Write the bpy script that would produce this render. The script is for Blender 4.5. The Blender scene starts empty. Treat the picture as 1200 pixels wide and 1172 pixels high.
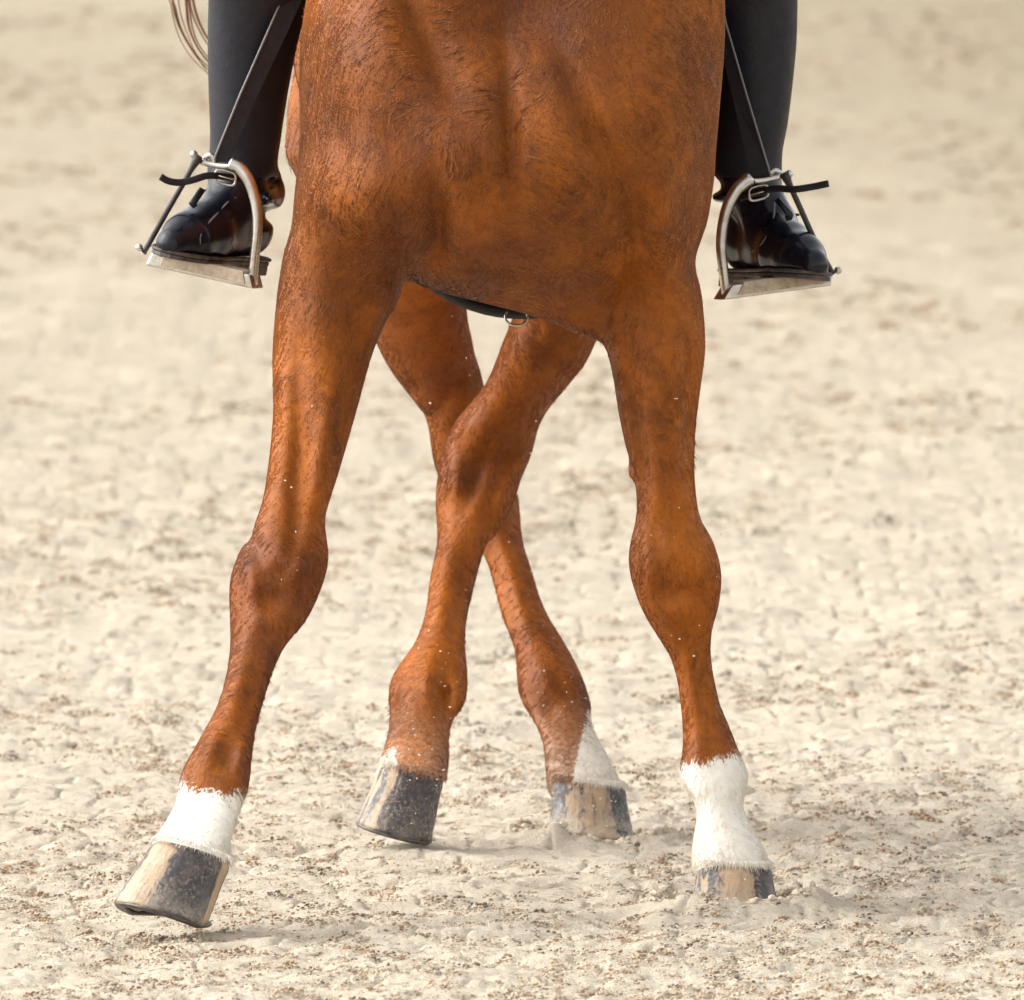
import bpy, bmesh, math, random
import numpy as np
from mathutils import Vector, Matrix, Euler

random.seed(7)
rng = np.random.default_rng(7)
S = bpy.context.scene
COL = S.collection

# ------------------------------------------------------------------ camera
D = 25.0                      # metres from the camera to the forelegs
CAM_H = 2.41
PITCH = math.radians(-4.24)
P = 850.0 * D                 # pixels (of a 1200 px wide picture) per unit tangent
cam_d = bpy.data.cameras.new('camera')
cam = bpy.data.objects.new('camera', cam_d)
COL.objects.link(cam)
cam.location = (0, -D, CAM_H)
cam.rotation_euler = (math.radians(90) + PITCH, 0, 0)
cam_d.sensor_width = 36.0
cam_d.lens = P / 1200 * 36
cam_d.clip_start = 0.5
cam_d.clip_end = 2000
cam_d.dof.use_dof = True
cam_d.dof.focus_distance = D - 0.12
cam_d.dof.aperture_fstop = cam_d.lens / 44.0
S.camera = cam

# ------------------------------------------------------------------ light
SUN_EL, SUN_AZ = 37.0, -86.0         # azimuth from +Y (away from the camera) towards +X; -x is picture left
W = bpy.data.worlds.new('World')
S.world = W
W.use_nodes = True
wn = W.node_tree
bg = wn.nodes['Background']
sky = wn.nodes.new('ShaderNodeTexSky')
sky.sky_type = 'NISHITA'
sky.sun_disc = False
sky.sun_elevation = math.radians(SUN_EL)
sky.sun_rotation = math.radians(SUN_AZ)
sky.air_density = 1.0
sky.dust_density = 3.0
sky.ozone_density = 1.0
hs = wn.nodes.new('ShaderNodeHueSaturation')      # high thin cloud: the blue is washed out
hs.inputs['Saturation'].default_value = 0.1
wn.links.new(sky.outputs[0], hs.inputs['Color'])
wn.links.new(hs.outputs[0], bg.inputs[0])
bg.inputs[1].default_value = 0.15
sun_d = bpy.data.lights.new('sun', 'SUN')
sun_d.energy = 1.45
sun_d.angle = math.radians(80.0)
sun_d.color = (1.0, 0.96, 0.90)
sun = bpy.data.objects.new('sun', sun_d)
COL.objects.link(sun)
_e, _a = math.radians(SUN_EL), math.radians(SUN_AZ)
sdir = Vector((math.cos(_e) * math.sin(_a), math.cos(_e) * math.cos(_a), math.sin(_e)))
sun.rotation_euler = sdir.to_track_quat('Z', 'Y').to_euler()
S.view_settings.view_transform = 'Standard'
S.view_settings.look = 'None'
S.view_settings.exposure = 1.22
S.view_settings.gamma = 1.0
S.view_settings.use_curve_mapping = False

# ------------------------------------------------------------------ helpers
_cp, _sp = math.cos(PITCH), math.sin(PITCH)

def at(px, py, Y):
    """Point of the place at depth Y that shows at pixel (px, py) of the 1200 x 1172 photograph."""
    u, v = (px - 600.0) / P, (586.0 - py) / P
    dy, dz = _cp - v * _sp, _sp + v * _cp
    t = (Y + D) / dy
    return Vector((u * t, Y, CAM_H + dz * t))

def tag(o, label=None, cat=None, group=None, kind=None):
    if label: o['label'] = label
    if cat: o['category'] = cat
    if group: o['group'] = group
    if kind: o['kind'] = kind
    return o

def mesh_obj(name, verts, faces, mat, parent=None, smooth=True):
    me = bpy.data.meshes.new(name)
    if isinstance(verts, np.ndarray) and isinstance(faces, np.ndarray):
        n, m, k = len(verts), len(faces), faces.shape[1]
        me.vertices.add(n)
        me.vertices.foreach_set('co', verts.astype(np.float32).ravel())
        me.loops.add(m * k)
        me.loops.foreach_set('vertex_index', faces.astype(np.int32).ravel())
        me.polygons.add(m)
        me.polygons.foreach_set('loop_start', np.arange(m, dtype=np.int32) * k)
        me.polygons.foreach_set('use_smooth', np.full(m, smooth))
        me.update(calc_edges=True)
    else:
        me.from_pydata([tuple(v) for v in verts], [], [tuple(f) for f in faces])
        me.polygons.foreach_set('use_smooth', [smooth] * len(me.polygons))
        me.update()
    if mat: me.materials.append(mat)
    o = bpy.data.objects.new(name, me)
    COL.objects.link(o)
    if parent: o.parent = parent
    return o

class MB:
    """collects tubes, straps and boxes into one mesh"""
    def __init__(s): s.v, s.f = [], []
    def tube(s, pts, rad, n=10, flat=1.0, side=None, caps=True):
        pts = [Vector(p) for p in pts]
        rad = rad if hasattr(rad, '__len__') else [rad] * len(pts)
        b0 = len(s.v)
        ref = Vector(side) if side else Vector((0.13, -1, 0.21))
        for i, p in enumerate(pts):
            t = (pts[min(i + 1, len(pts) - 1)] - pts[max(i - 1, 0)]).normalized()
            a = (ref - t * ref.dot(t)).normalized()
            b = t.cross(a)
            for k in range(n):
                w = 2 * math.pi * k / n
                s.v.append(p + a * (math.cos(w) * rad[i] * flat) + b * (math.sin(w) * rad[i]))
        for i in range(len(pts) - 1):
            for k in range(n):
                k2 = (k + 1) % n
                s.f.append((b0 + i * n + k, b0 + i * n + k2, b0 + (i + 1) * n + k2, b0 + (i + 1) * n + k))
        if caps:
            s.f.append(tuple(b0 + k for k in reversed(range(n))))
            s.f.append(tuple(b0 + (len(pts) - 1) * n + k for k in range(n)))
        return s
    def ball(s, c, r, sc=(1, 1, 1), n=10, m=7):
        c = Vector(c); b0 = len(s.v)
        for i in range(m + 1):
            th = math.pi * i / m
            for k in range(n):
                w = 2 * math.pi * k / n
                s.v.append(c + Vector((r * sc[0] * math.sin(th) * math.cos(w), r * sc[1] * math.sin(th) * math.sin(w), r * sc[2] * math.cos(th))))
        for i in range(m):
            for k in range(n):
                k2 = (k + 1) % n
                s.f.append((b0 + i * n + k, b0 + (i + 1) * n + k, b0 + (i + 1) * n + k2, b0 + i * n + k2))
        return s
    def prism(s, quad, ext):
        """polygon (list of points) extruded by the vector ext"""
        b0 = len(s.v); n = len(quad); ext = Vector(ext)
        s.v += [Vector(q) for q in quad] + [Vector(q) + ext for q in quad]
        s.f.append(tuple(b0 + i for i in range(n)))
        s.f.append(tuple(b0 + n + i for i in reversed(range(n))))
        for i in range(n):
            j = (i + 1) % n
            s.f.append((b0 + i, b0 + n + i, b0 + n + j, b0 + j))
        return s
    def build(s, name, mat, parent=None, smooth=True, bevel=0, sub=0):
        o = mesh_obj(name, s.v, s.f, mat, parent, smooth)
        bm = bmesh.new(); bm.from_mesh(o.data)
        bmesh.ops.recalc_face_normals(bm, faces=bm.faces)
        bm.to_mesh(o.data); bm.free()
        if bevel:
            m = o.modifiers.new('bevel', 'BEVEL'); m.width = bevel; m.segments = 3; m.limit_method = 'ANGLE'
            m.angle_limit = math.radians(40)
        if sub:
            m = o.modifiers.new('sub', 'SUBSURF'); m.levels = sub; m.render_levels = sub
        return o

def spline(pts, n):
    """Catmull-Rom through pts, n samples per span"""
    p = [Vector(q) for q in pts]
    p = [p[0] * 2 - p[1]] + p + [p[-1] * 2 - p[-2]]
    out = []
    for i in range(1, len(p) - 2):
        for k in range(n):
            t = k / n
            out.append(0.5 * ((2 * p[i]) + (p[i + 1] - p[i - 1]) * t + (2 * p[i - 1] - 5 * p[i] + 4 * p[i + 1] - p[i + 2]) * t * t
                              + (3 * p[i] - 3 * p[i + 1] + p[i + 2] - p[i - 1]) * t ** 3))
    out.append(p[-2])
    return out

# ------------------------------------------------------------------ implicit surfaces on a grid
import openvdb

class Field:
    def __init__(s, lo, hi, h):
        s.h = h
        s.lo = np.array(lo, float)
        s.n = np.ceil((np.array(hi) - s.lo) / h).astype(int) + 1
        s.F = np.full(s.n, 0.12, np.float32)
        s.ax = [(s.lo[i] + np.arange(s.n[i]) * h).astype(np.float32) for i in range(3)]
    def box(s, lo, hi):
        a = [max(0, int(math.floor((lo[i] - s.lo[i]) / s.h))) for i in range(3)]
        b = [min(s.n[i], int(math.ceil((hi[i] - s.lo[i]) / s.h)) + 1) for i in range(3)]
        sl = tuple(slice(a[i], max(a[i], b[i])) for i in range(3))
        g = (s.ax[0][sl[0]][:, None, None], s.ax[1][sl[1]][None, :, None], s.ax[2][sl[2]][None, None, :])
        return sl, g
    def smin(s, sl, f, k):
        A = s.F[sl]
        if k <= 0:
            s.F[sl] = np.minimum(A, f); return
        hh = np.maximum(k - np.abs(A - f), 0) / k
        s.F[sl] = np.minimum(A, f) - hh * hh * hh * k / 6
    def loft(s, rows, axis=2, k=0.03, n=2.2, sm=0.014, pad=0.06):
        """rows: (t, c1, c2, r1, r2) sorted along the axis; elliptical sections"""
        R = np.array(sorted(rows), float)
        oth = [i for i in range(3) if i != axis]
        lo, hi = np.zeros(3), np.zeros(3)
        lo[axis], hi[axis] = R[0, 0] - pad, R[-1, 0] + pad
        for j, o in enumerate(oth):
            lo[o] = (R[:, 1 + j] - R[:, 3 + j]).min() - pad
            hi[o] = (R[:, 1 + j] + R[:, 3 + j]).max() + pad
        sl, g = s.box(lo, hi)
        t = g[axis].ravel()
        if len(t) == 0: return
        fine = np.arange(R[0, 0] - pad - 0.1, R[-1, 0] + pad + 0.1, 0.002)
        kn = np.exp(-0.5 * (np.arange(-30, 31) * 0.002 / sm) ** 2); kn /= kn.sum()
        vals = []
        for c in range(1, 5):
            v = np.interp(fine, R[:, 0], R[:, c])
            v = np.convolve(np.pad(v, 30, mode='edge'), kn, mode='valid')
            vals.append(np.interp(t, fine, v).astype(np.float32))
        shp = [1, 1, 1]; shp[axis] = -1
        c1, c2, r1, r2 = [v.reshape(shp) for v in vals]
        d1, d2 = np.abs(g[oth[0]] - c1) / r1, np.abs(g[oth[1]] - c2) / r2
        k0 = (d1 ** n + d2 ** n) ** (1 / n) + 1e-6
        k1 = np.sqrt((d1 / r1) ** 2 + (d2 / r2) ** 2) + 1e-6
        e = np.sqrt(d1 * d1 + d2 * d2) + 1e-6
        f = (k0 - 1) * e / k1
        cap = np.maximum(t - R[-1, 0], R[0, 0] - t).reshape(shp)
        rc = 0.03
        f = np.where(cap > -rc, np.maximum(f, cap) + 0.25 * np.maximum(rc - np.abs(f - cap), 0) ** 2 / rc, f)
        s.smin(sl, np.clip(f, -0.12, 0.12).astype(np.float32), k)
    def ell(s, c, r, k=0.03, rot=None, pad=0.06):
        c, r = np.array(c, float), np.array(r, float)
        m = r.max() + pad
        sl, g = s.box(c - m, c + m)
        q = [g[i] - c[i] for i in range(3)]
        if rot is not None:
            M = np.array(Euler(rot).to_matrix().transposed())
            q = [M[i, 0] * q[0] + M[i, 1] * q[1] + M[i, 2] * q[2] for i in range(3)]
        k0 = np.sqrt(sum((q[i] / r[i]) ** 2 for i in range(3))) + 1e-6
        k1 = np.sqrt(sum((q[i] / r[i] ** 2) ** 2 for i in range(3))) + 1e-6
        s.smin(sl, np.clip(k0 * (k0 - 1) / k1, -0.12, 0.12).astype(np.float32), k)
    def caps(s, pts, rad, k=0.02, pad=0.05, sub=False):
        """chain of round cones; sub carves instead of adding"""
        for i in range(len(pts) - 1):
            a, b = np.array(pts[i], float), np.array(pts[i + 1], float)
            ra, rb = (rad[i], rad[i + 1]) if hasattr(rad, '__len__') else (rad, rad)
            m = max(ra, rb) + pad
            sl, g = s.box(np.minimum(a, b) - m, np.maximum(a, b) + m)
            ab = b - a; L2 = (ab ** 2).sum() + 1e-9
            q = [g[j] - a[j] for j in range(3)]
            t = np.clip((q[0] * ab[0] + q[1] * ab[1] + q[2] * ab[2]) / L2, 0, 1)
            dd = np.sqrt(sum((q[j] - ab[j] * t) ** 2 for j in range(3)))
            f = np.clip(dd - (ra + (rb - ra) * t), -0.12, 0.12).astype(np.float32)
            if sub:
                s.F[sl] *= -1; s.smin(sl, f, k); s.F[sl] *= -1
            else:
                s.smin(sl, f, k)
    def relief(s, px, py, Y, sx, sy, amp, ang=0.0, ymin=-9, ymax=9):
        """swells (amp > 0) or hollows the surface round a point of it; sizes in metres, ang turns it in the XZ plane"""
        c = at(px, py, Y)
        m = 2.6 * max(sx, sy)
        sl, g = s.box((c.x - m, max(ymin, Y - 0.25), c.z - m), (c.x + m, min(ymax, Y + 0.25), c.z + m))
        ca, sa = math.cos(math.radians(ang)), math.sin(math.radians(ang))
        u, w = g[0] - c.x, g[2] - c.z
        p, q = u * ca + w * sa, -u * sa + w * ca
        s.F[sl] -= ((3.1 if sx < .0125 else 2.4) * amp * np.exp(-(p / sx) ** 2 - (q / sy) ** 2) * np.ones_like(g[1])).astype(np.float32)
    def mesh(s, smooth=1):
        F = s.F
        for _ in range(smooth):
            for a in range(3):
                sh = [slice(None)] * 3
                G = F.copy()
                c, l, r = sh.copy(), sh.copy(), sh.copy()
                c[a], l[a], r[a] = slice(1, -1), slice(0, -2), slice(2, None)
                G[tuple(c)] = 0.5 * F[tuple(c)] + 0.25 * (F[tuple(l)] + F[tuple(r)])
                F = G
        grid = openvdb.FloatGrid(0.12)
        grid.copyFromArray(np.ascontiguousarray(F))
        pts, quads = grid.convertToQuads(0.0)
        return np.asarray(pts) * s.h + s.lo, np.asarray(quads)[:, ::-1].copy()

def rows_px(rows, back=None):
    """(py, L, R, Yc, b) traced edges at a depth -> loft rows along z"""
    out = []
    for py, L, R, Yc, b in rows:
        l, r = at(L, py, Yc), at(R, py, Yc)
        out.append((l.z, (l.x + r.x) / 2, Yc, (r.x - l.x) / 2, b))
    return out

# ------------------------------------------------------------------ numpy noise
def vnoise2(x, y, seed):
    r = np.random.default_rng(seed)
    T = r.random((256, 256)).astype(np.float32)
    xi, yi = np.floor(x).astype(np.int64), np.floor(y).astype(np.int64)
    fx, fy = (x - xi).astype(np.float32), (y - yi).astype(np.float32)
    fx = fx * fx * fx * (fx * (fx * 6 - 15) + 10); fy = fy * fy * fy * (fy * (fy * 6 - 15) + 10)
    a, b = T[xi & 255, yi & 255], T[(xi + 1) & 255, yi & 255]
    c, d = T[xi & 255, (yi + 1) & 255], T[(xi + 1) & 255, (yi + 1) & 255]
    return (a + (b - a) * fx) * (1 - fy) + (c + (d - c) * fx) * fy

# ------------------------------------------------------------------ materials
def new_mat(name):
    m = bpy.data.materials.new(name); m.use_nodes = True
    nt = m.node_tree
    return m, nt, nt.nodes['Principled BSDF']

def nd(nt, kind, **kw):
    n = nt.nodes.new(kind)
    for k, v in kw.items():
        if k in n.inputs and not hasattr(n, k): n.inputs[k].default_value = v
        else: setattr(n, k, v)
    return n

def ramp(nt, fac, stops):
    r = nt.nodes.new('ShaderNodeValToRGB')
    e = r.color_ramp.elements
    while len(e) < len(stops): e.new(0.5)
    for i, (p, c) in enumerate(stops):
        e[i].position = p
        e[i].color = (c, c, c, 1) if not hasattr(c, '__len__') else (*c, 1)
    nt.links.new(fac, r.inputs[0])
    return r.outputs[0]

def mix(nt, fac, a, b, mode='MIX'):
    m = nt.nodes.new('ShaderNodeMix'); m.data_type = 'RGBA'; m.blend_type = mode
    for sock, v in ((m.inputs[0], fac), (m.inputs[6], a), (m.inputs[7], b)):
        if hasattr(v, 'is_output'): nt.links.new(v, sock)
        elif hasattr(v, '__len__'): sock.default_value = (*v, 1) if len(v) == 3 else v
        else: sock.default_value = v
    return m.outputs[2]

def noise(nt, scale, detail=4, rough=0.55, vec=None, dist=0.0):
    n = nt.nodes.new('ShaderNodeTexNoise')
    n.inputs['Scale'].default_value = scale; n.inputs['Detail'].default_value = detail
    n.inputs['Roughness'].default_value = rough; n.inputs['Distortion'].default_value = dist
    if vec: nt.links.new(vec, n.inputs['Vector'])
    return n.outputs['Fac']

def coords(nt, scale=(1, 1, 1)):
    c = nt.nodes.new('ShaderNodeTexCoord'); mp = nt.nodes.new('ShaderNodeMapping')
    mp.inputs['Scale'].default_value = scale
    nt.links.new(c.outputs['Object'], mp.inputs[0])
    return mp.outputs[0]

def bump(nt, h, strength, dist=0.01, chain=None):
    b = nt.nodes.new('ShaderNodeBump'); b.inputs['Strength'].default_value = strength; b.inputs['Distance'].default_value = dist
    nt.links.new(h, b.inputs['Height'])
    if chain: nt.links.new(chain, b.inputs['Normal'])
    return b.outputs[0]

def simple(name, col, rough, metal=0.0, spec=0.5, var=0.15, scale=60, bmp=0.1, col2=None):
    m, nt, b = new_mat(name)
    v = coords(nt)
    n = noise(nt, scale, 5, 0.6, v)
    c2 = col2 or tuple(c * (1 - var * 2) for c in col)
    nt.links.new(mix(nt, ramp(nt, n, [(0.35, 0), (0.7, 1)]), col, c2), b.inputs['Base Color'])
    nt.links.new(ramp(nt, noise(nt, scale * 0.6, 4, 0.6, v), [(0.3, max(0.03, rough - 0.1)), (0.75, min(1, rough + 0.14))]), b.inputs['Roughness'])
    b.inputs['Metallic'].default_value = metal
    b.inputs['Specular IOR Level'].default_value = spec
    if bmp: nt.links.new(bump(nt, noise(nt, scale * 3, 3, 0.6, v), bmp, 0.002), b.inputs['Normal'])
    return m

def sand_material():
    m, nt, b = new_mat('sand')
    v = coords(nt)
    fine = noise(nt, 420, 3, 0.7, v)
    mid = noise(nt, 60, 6, 0.7, v, 0.3)
    spots = noise(nt, 21, 7, 0.72, v, 0.5)
    big = noise(nt, 3.2, 5, 0.6, v, 0.6)
    zone = noise(nt, 0.9, 3, 0.5, v, 0.4)
    col = mix(nt, ramp(nt, big, [(0.3, 0), (0.7, 1)]), (0.645, 0.57, 0.455), (0.60, 0.52, 0.405))
    # the sand turns darker with distance, and more so towards far right
    sx = nt.nodes.new('ShaderNodeSeparateXYZ'); nt.links.new(v, sx.inputs[0])
    far = nt.nodes.new('ShaderNodeMapRange'); far.inputs[1].default_value = 1.5; far.inputs[2].default_value = 22
    nt.links.new(sx.outputs['Y'], far.inputs[0])
    col = mix(nt, far.outputs[0], col, (0.43, 0.365, 0.265))
    lx = nt.nodes.new('ShaderNodeMath'); lx.operation = 'MULTIPLY_ADD'; lx.inputs[1].default_value = 9.0
    nt.links.new(sx.outputs['X'], lx.inputs[0]); nt.links.new(sx.outputs['Y'], lx.inputs[2])
    far_right = nt.nodes.new('ShaderNodeMapRange'); far_right.inputs[1].default_value = 20; far_right.inputs[2].default_value = 46
    nt.links.new(lx.outputs[0], far_right.inputs[0])
    col = mix(nt, far_right.outputs[0], col, (0.31, 0.255, 0.17))
    sm = mix(nt, 1.0, ramp(nt, spots, [(0.59, 0), (0.66, .7)]), ramp(nt, zone, [(0.35, 0.45), (0.65, 1)]), 'MULTIPLY')
    col = mix(nt, sm, col, (0.40, 0.245, 0.12))
    sm2 = ramp(nt, mid, [(0.60, 0), (0.70, 0.4)])
    col = mix(nt, sm2, col, (0.33, 0.205, 0.105))
    dk = mix(nt, 1.0, ramp(nt, spots, [(0.56, 0), (0.63, 1)]), ramp(nt, mid, [(0.51, 0), (0.58, 1)]), 'MULTIPLY')
    col = mix(nt, dk, col, (0.085, 0.05, 0.03))
    col = mix(nt, ramp(nt, fine, [(0.66, 0), (0.78, 0.5)]), col, (0.24, 0.16, 0.09))
    sm3 = mix(nt, 1.0, ramp(nt, noise(nt, 9, 6, 0.7, v, 0.4), [(0.62, 0), (0.70, 0.5)]), ramp(nt, zone, [(0.4, .5), (0.6, 1)]), 'MULTIPLY')
    col = mix(nt, sm3, col, (0.36, 0.26, 0.16))
    pale = noise(nt, 90, 3, 0.6, v)
    col = mix(nt, ramp(nt, pale, [(0.6, 0), (0.75, 0.5)]), col, (0.74, 0.67, 0.56))
    nt.links.new(col, b.inputs['Base Color'])
    b.inputs['Roughness'].default_value = 0.95
    b.inputs['Specular IOR Level'].default_value = 0.1
    n1 = bump(nt, fine, 0.6, 0.003)
    n1 = bump(nt, noise(nt, 170, 5, 0.75, v, 0.3), 0.9, 0.006, n1)
    nt.links.new(bump(nt, mid, 0.5, 0.012, n1), b.inputs['Normal'])
    return m

def attr(nt, name):
    a = nt.nodes.new('ShaderNodeAttribute'); a.attribute_name = name
    return a

def coat_colour(nt, hair=False):
    """chestnut colour, white socks, flecks and dust; the same for the skin and for the hair on it"""
    v = coords(nt)
    vs = coords(nt, (1, 1, 0.22))
    streak = noise(nt, 240, 4, 0.7, vs, 1.2)
    patch = noise(nt, 8, 5, 0.6, v, 0.8)
    tuft = noise(nt, 42, 5, 0.65, v, 1.5)
    col = mix(nt, ramp(nt, patch, [(0.32, 0), (0.68, 1)]), (0.265, 0.069, 0.0035), (0.125, 0.030, 0.003))
    gold = mix(nt, 1.0, attr(nt, 'golden').outputs['Color'], ramp(nt, noise(nt, 11, 5, 0.65, v, 1.0), [(0.30, 0), (0.58, 1)]), 'MULTIPLY')
    col = mix(nt, gold, col, (0.38, 0.107, 0.006))
    if not hair:
        col = mix(nt, ramp(nt, tuft, [(0.48, 0), (0.78, 0.5)]), col, (0.06, 0.015, 0.0035))
    so = mix(nt, 1.0, attr(nt, 'sooty').outputs['Color'], ramp(nt, noise(nt, 14, 6, 0.7, v, 1.0), [(0.28, 0), (0.50, 1)]), 'MULTIPLY')
    col = mix(nt, so, col, (0.045, 0.0165, 0.0095))
    if hair:
        lock = attr(nt, 'lock').outputs['Fac']
        col = mix(nt, ramp(nt, lock, [(0.50, 0), (1.0, 0.7)]), col, mix(nt, 0.45, col, (0.62, 0.30, 0.10)))
        col = mix(nt, ramp(nt, lock, [(0.0, 0.4), (0.45, 0)]), col, (0.045, 0.0125, 0.004))
    else:
        col = mix(nt, ramp(nt, streak, [(0.5, 0), (0.8, 0.5)]), col, (0.34, 0.11, 0.022))
        vo = nt.nodes.new('ShaderNodeTexVoronoi'); vo.inputs['Scale'].default_value = 62
        nt.links.new(v, vo.inputs['Vector'])
        sep = nt.nodes.new('ShaderNodeSeparateColor'); nt.links.new(vo.outputs['Color'], sep.inputs[0])
        dot = ramp(nt, vo.outputs['Distance'], [(0.0, 1), (0.13, 0)])
        sel = ramp(nt, sep.outputs[0], [(0.88, 0), (0.9, 1)])
        fleck = mix(nt, 1.0, dot, sel, 'MULTIPLY')
        fleck = mix(nt, 1.0, fleck, ramp(nt, noise(nt, 4, 2, 0.5, v), [(0.45, 0), (0.6, 1)]), 'MULTIPLY')
        col = mix(nt, fleck, col, (0.62, 0.52, 0.40))
    wh = attr(nt, 'white')
    edge = nt.nodes.new('ShaderNodeMath'); edge.operation = 'ADD'
    nt.links.new(wh.outputs['Fac'], edge.inputs[0])
    ns = nt.nodes.new('ShaderNodeMath'); ns.operation = 'MULTIPLY_ADD'
    ns.inputs[1].default_value = 1.5; ns.inputs[2].default_value = -0.75
    nt.links.new(noise(nt, 300, 3, 0.6, vs, 0.2), ns.inputs[0]); nt.links.new(ns.outputs[0], edge.inputs[1])
    wcol = mix(nt, ramp(nt, noise(nt, 60, 4, 0.6, v), [(0.45, 0), (0.75, 0.6)]), (0.75, 0.71, 0.63), (0.58, 0.52, 0.41))
    col = mix(nt, ramp(nt, edge.outputs[0], [(0.35, 0), (0.65, 1)]), col, wcol)
    dust = attr(nt, 'dust')
    dmul = mix(nt, 1.0, dust.outputs['Color'], ramp(nt, noise(nt, 150, 4, 0.7, v), [(0.35, 0), (0.65, 1)]), 'MULTIPLY')
    col = mix(nt, dmul, col, (0.58, 0.48, 0.35))
    return col, streak, tuft

def coat_material():
    m, nt, b = new_mat('chestnut_coat')
    col, streak, tuft = coat_colour(nt)
    nt.links.new(col, b.inputs['Base Color'])
    nt.links.new(ramp(nt, tuft, [(0.3, 0.42), (0.7, 0.62)]), b.inputs['Roughness'])
    b.inputs['Specular IOR Level'].default_value = 0.18
    n1 = bump(nt, streak, 0.35, 0.003)
    nt.links.new(bump(nt, tuft, 0.3, 0.008, n1), b.inputs['Normal'])
    return m

def hair_material():
    m, nt, b = new_mat('chestnut_hair')
    col, _, _ = coat_colour(nt, True)
    nt.links.new(col, b.inputs['Base Color'])
    b.inputs['Roughness'].default_value = 0.38
    b.inputs['Specular IOR Level'].default_value = 0.32
    return m

def hoof_material(seed, dark_side):
    m, nt, b = new_mat('striped_horn')
    v = coords(nt)
    vst = coords(nt, (1, 1, .22))
    L = nt.links.new
    def math_(op, a, c, d=None):
        q = nt.nodes.new('ShaderNodeMath'); q.operation = op
        for k, s in enumerate((a, c, d)):
            if s is None: continue
            if hasattr(s, 'is_output'): L(s, q.inputs[k])
            else: q.inputs[k].default_value = s
        return q.outputs[0]
    band = nt.nodes.new('ShaderNodeTexNoise'); band.noise_dimensions = '1D'
    band.inputs['Scale'].default_value = 4.5; band.inputs['Detail'].default_value = 4
    L(math_('ADD', attr(nt, 'around').outputs['Fac'], seed), band.inputs['W'])
    s = math_('MULTIPLY_ADD', band.outputs['Fac'], 0.75, attr(nt, 'dark').outputs['Fac'])
    s = math_('MULTIPLY_ADD', noise(nt, 40, 6, 0.7, coords(nt, (1, 1, .5)), 0.4), 1.1, s)
    col = mix(nt, ramp(nt, s, [(0.84, 0), (1.12, 0.6), (1.40, 1)]), (0.40, 0.275, 0.165), (0.040, 0.034, 0.038))
    col = mix(nt, ramp(nt, noise(nt, 50, 6, 0.7, vst), [(0.50, 0), (0.72, 0.7)]), col, (0.17, 0.125, 0.095))
    # scuffs and dried sand, finer than the stripes
    sc = mix(nt, 1.0, ramp(nt, noise(nt, 190, 6, 0.75, v), [(0.50, 0), (0.64, 1)]), ramp(nt, noise(nt, 26, 4, 0.6, v), [(0.40, 0.15), (0.62, 1)]), 'MULTIPLY')
    col = mix(nt, sc, col, (0.38, 0.315, 0.24))
    dl = mix(nt, 1.0, attr(nt, 'low').outputs['Color'], ramp(nt, noise(nt, 45, 6, 0.75, v), [(0.40, 0), (0.58, 1)]), 'MULTIPLY')
    col = mix(nt, dl, col, (0.54, 0.46, 0.35))
    L(col, b.inputs['Base Color'])
    L(ramp(nt, noise(nt, 60, 4, 0.6, v), [(0.35, 0.35), (0.65, 0.75)]), b.inputs['Roughness'])
    rings = coords(nt, (.15, .15, 1))
    n1 = bump(nt, noise(nt, 210, 4, 0.6, v), 0.5, 0.002)
    n2 = bump(nt, noise(nt, 150, 3, 0.5, rings), 0.35, 0.003, n1)
    L(bump(nt, noise(nt, 120, 3, 0.6, vst), 0.35, 0.003, n2), b.inputs['Normal'])
    return m

M_SAND = sand_material()
M_COAT = coat_material()
M_HAIR = hair_material()
M_BOOT = simple('boot_leather', (0.007, 0.008, 0.015), 0.21, spec=0.3, var=0.2, scale=40, bmp=0.15)
M_SHAFT = simple('boot_shaft_leather', (0.014, 0.014, 0.022), 0.5, spec=0.28, var=0.2, scale=60, bmp=0.25)
M_SOLE = simple('boot_sole_rubber', (0.022, 0.021, 0.022), 0.6, var=0.3, scale=80, col2=(0.10, 0.08, 0.06))
M_STRAP = simple('black_strap_leather', (0.014, 0.013, 0.016), 0.5, spec=0.3, var=0.25, scale=90, bmp=0.2)
M_RUBBER = simple('band_rubber', (0.035, 0.027, 0.026), 0.5, var=0.2, scale=80)
M_STEEL = simple('stirrup_steel', (0.66, 0.645, 0.61), 0.3, metal=1.0, var=0.1, scale=50, bmp=0.05, col2=(0.42, 0.38, 0.33))
M_PAD = simple('tread_rubber', (0.52, 0.44, 0.33), 0.65, var=0.2, scale=120, bmp=0.3, col2=(0.34, 0.27, 0.19))
M_GIRTH = simple('girth_webbing', (0.012, 0.011, 0.012), 0.8, spec=0.2, scale=120, bmp=0.3)
M_LIT_EDGE = simple('lit_edge', (0.16, 0.157, 0.16), 0.5, var=0.1, scale=90)  # paler than the leather: highlight of edges and seams put into the colour
M_BREECH = simple('breeches_cloth', (0.75, 0.74, 0.71), 0.9, var=0.04, scale=300, bmp=0.2)
M_PADC = simple('saddle_pad_cotton', (0.78, 0.76, 0.72), 0.92, var=0.05, scale=200, bmp=0.3)
M_SADDLE = simple('saddle_leather', (0.03, 0.026, 0.026), 0.4, var=0.25, scale=60, bmp=0.2)
M_SHOE = simple('horseshoe_iron', (0.16, 0.15, 0.145), 0.45, metal=0.8, var=0.3, scale=90, bmp=0.2)
M_TAIL = simple('tail_hair', (0.20, 0.075, 0.03), 0.45, var=0.3, scale=40, bmp=0)
#--BODY--
# ------------------------------------------------------------------ ground: one sheet of raked sand
MOUNDS = []        # (x, y, radius, height) heaps pushed up by the feet
HOOF_PITS = []     # (x, y, radius, depth) pressed hollows, filled below

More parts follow.
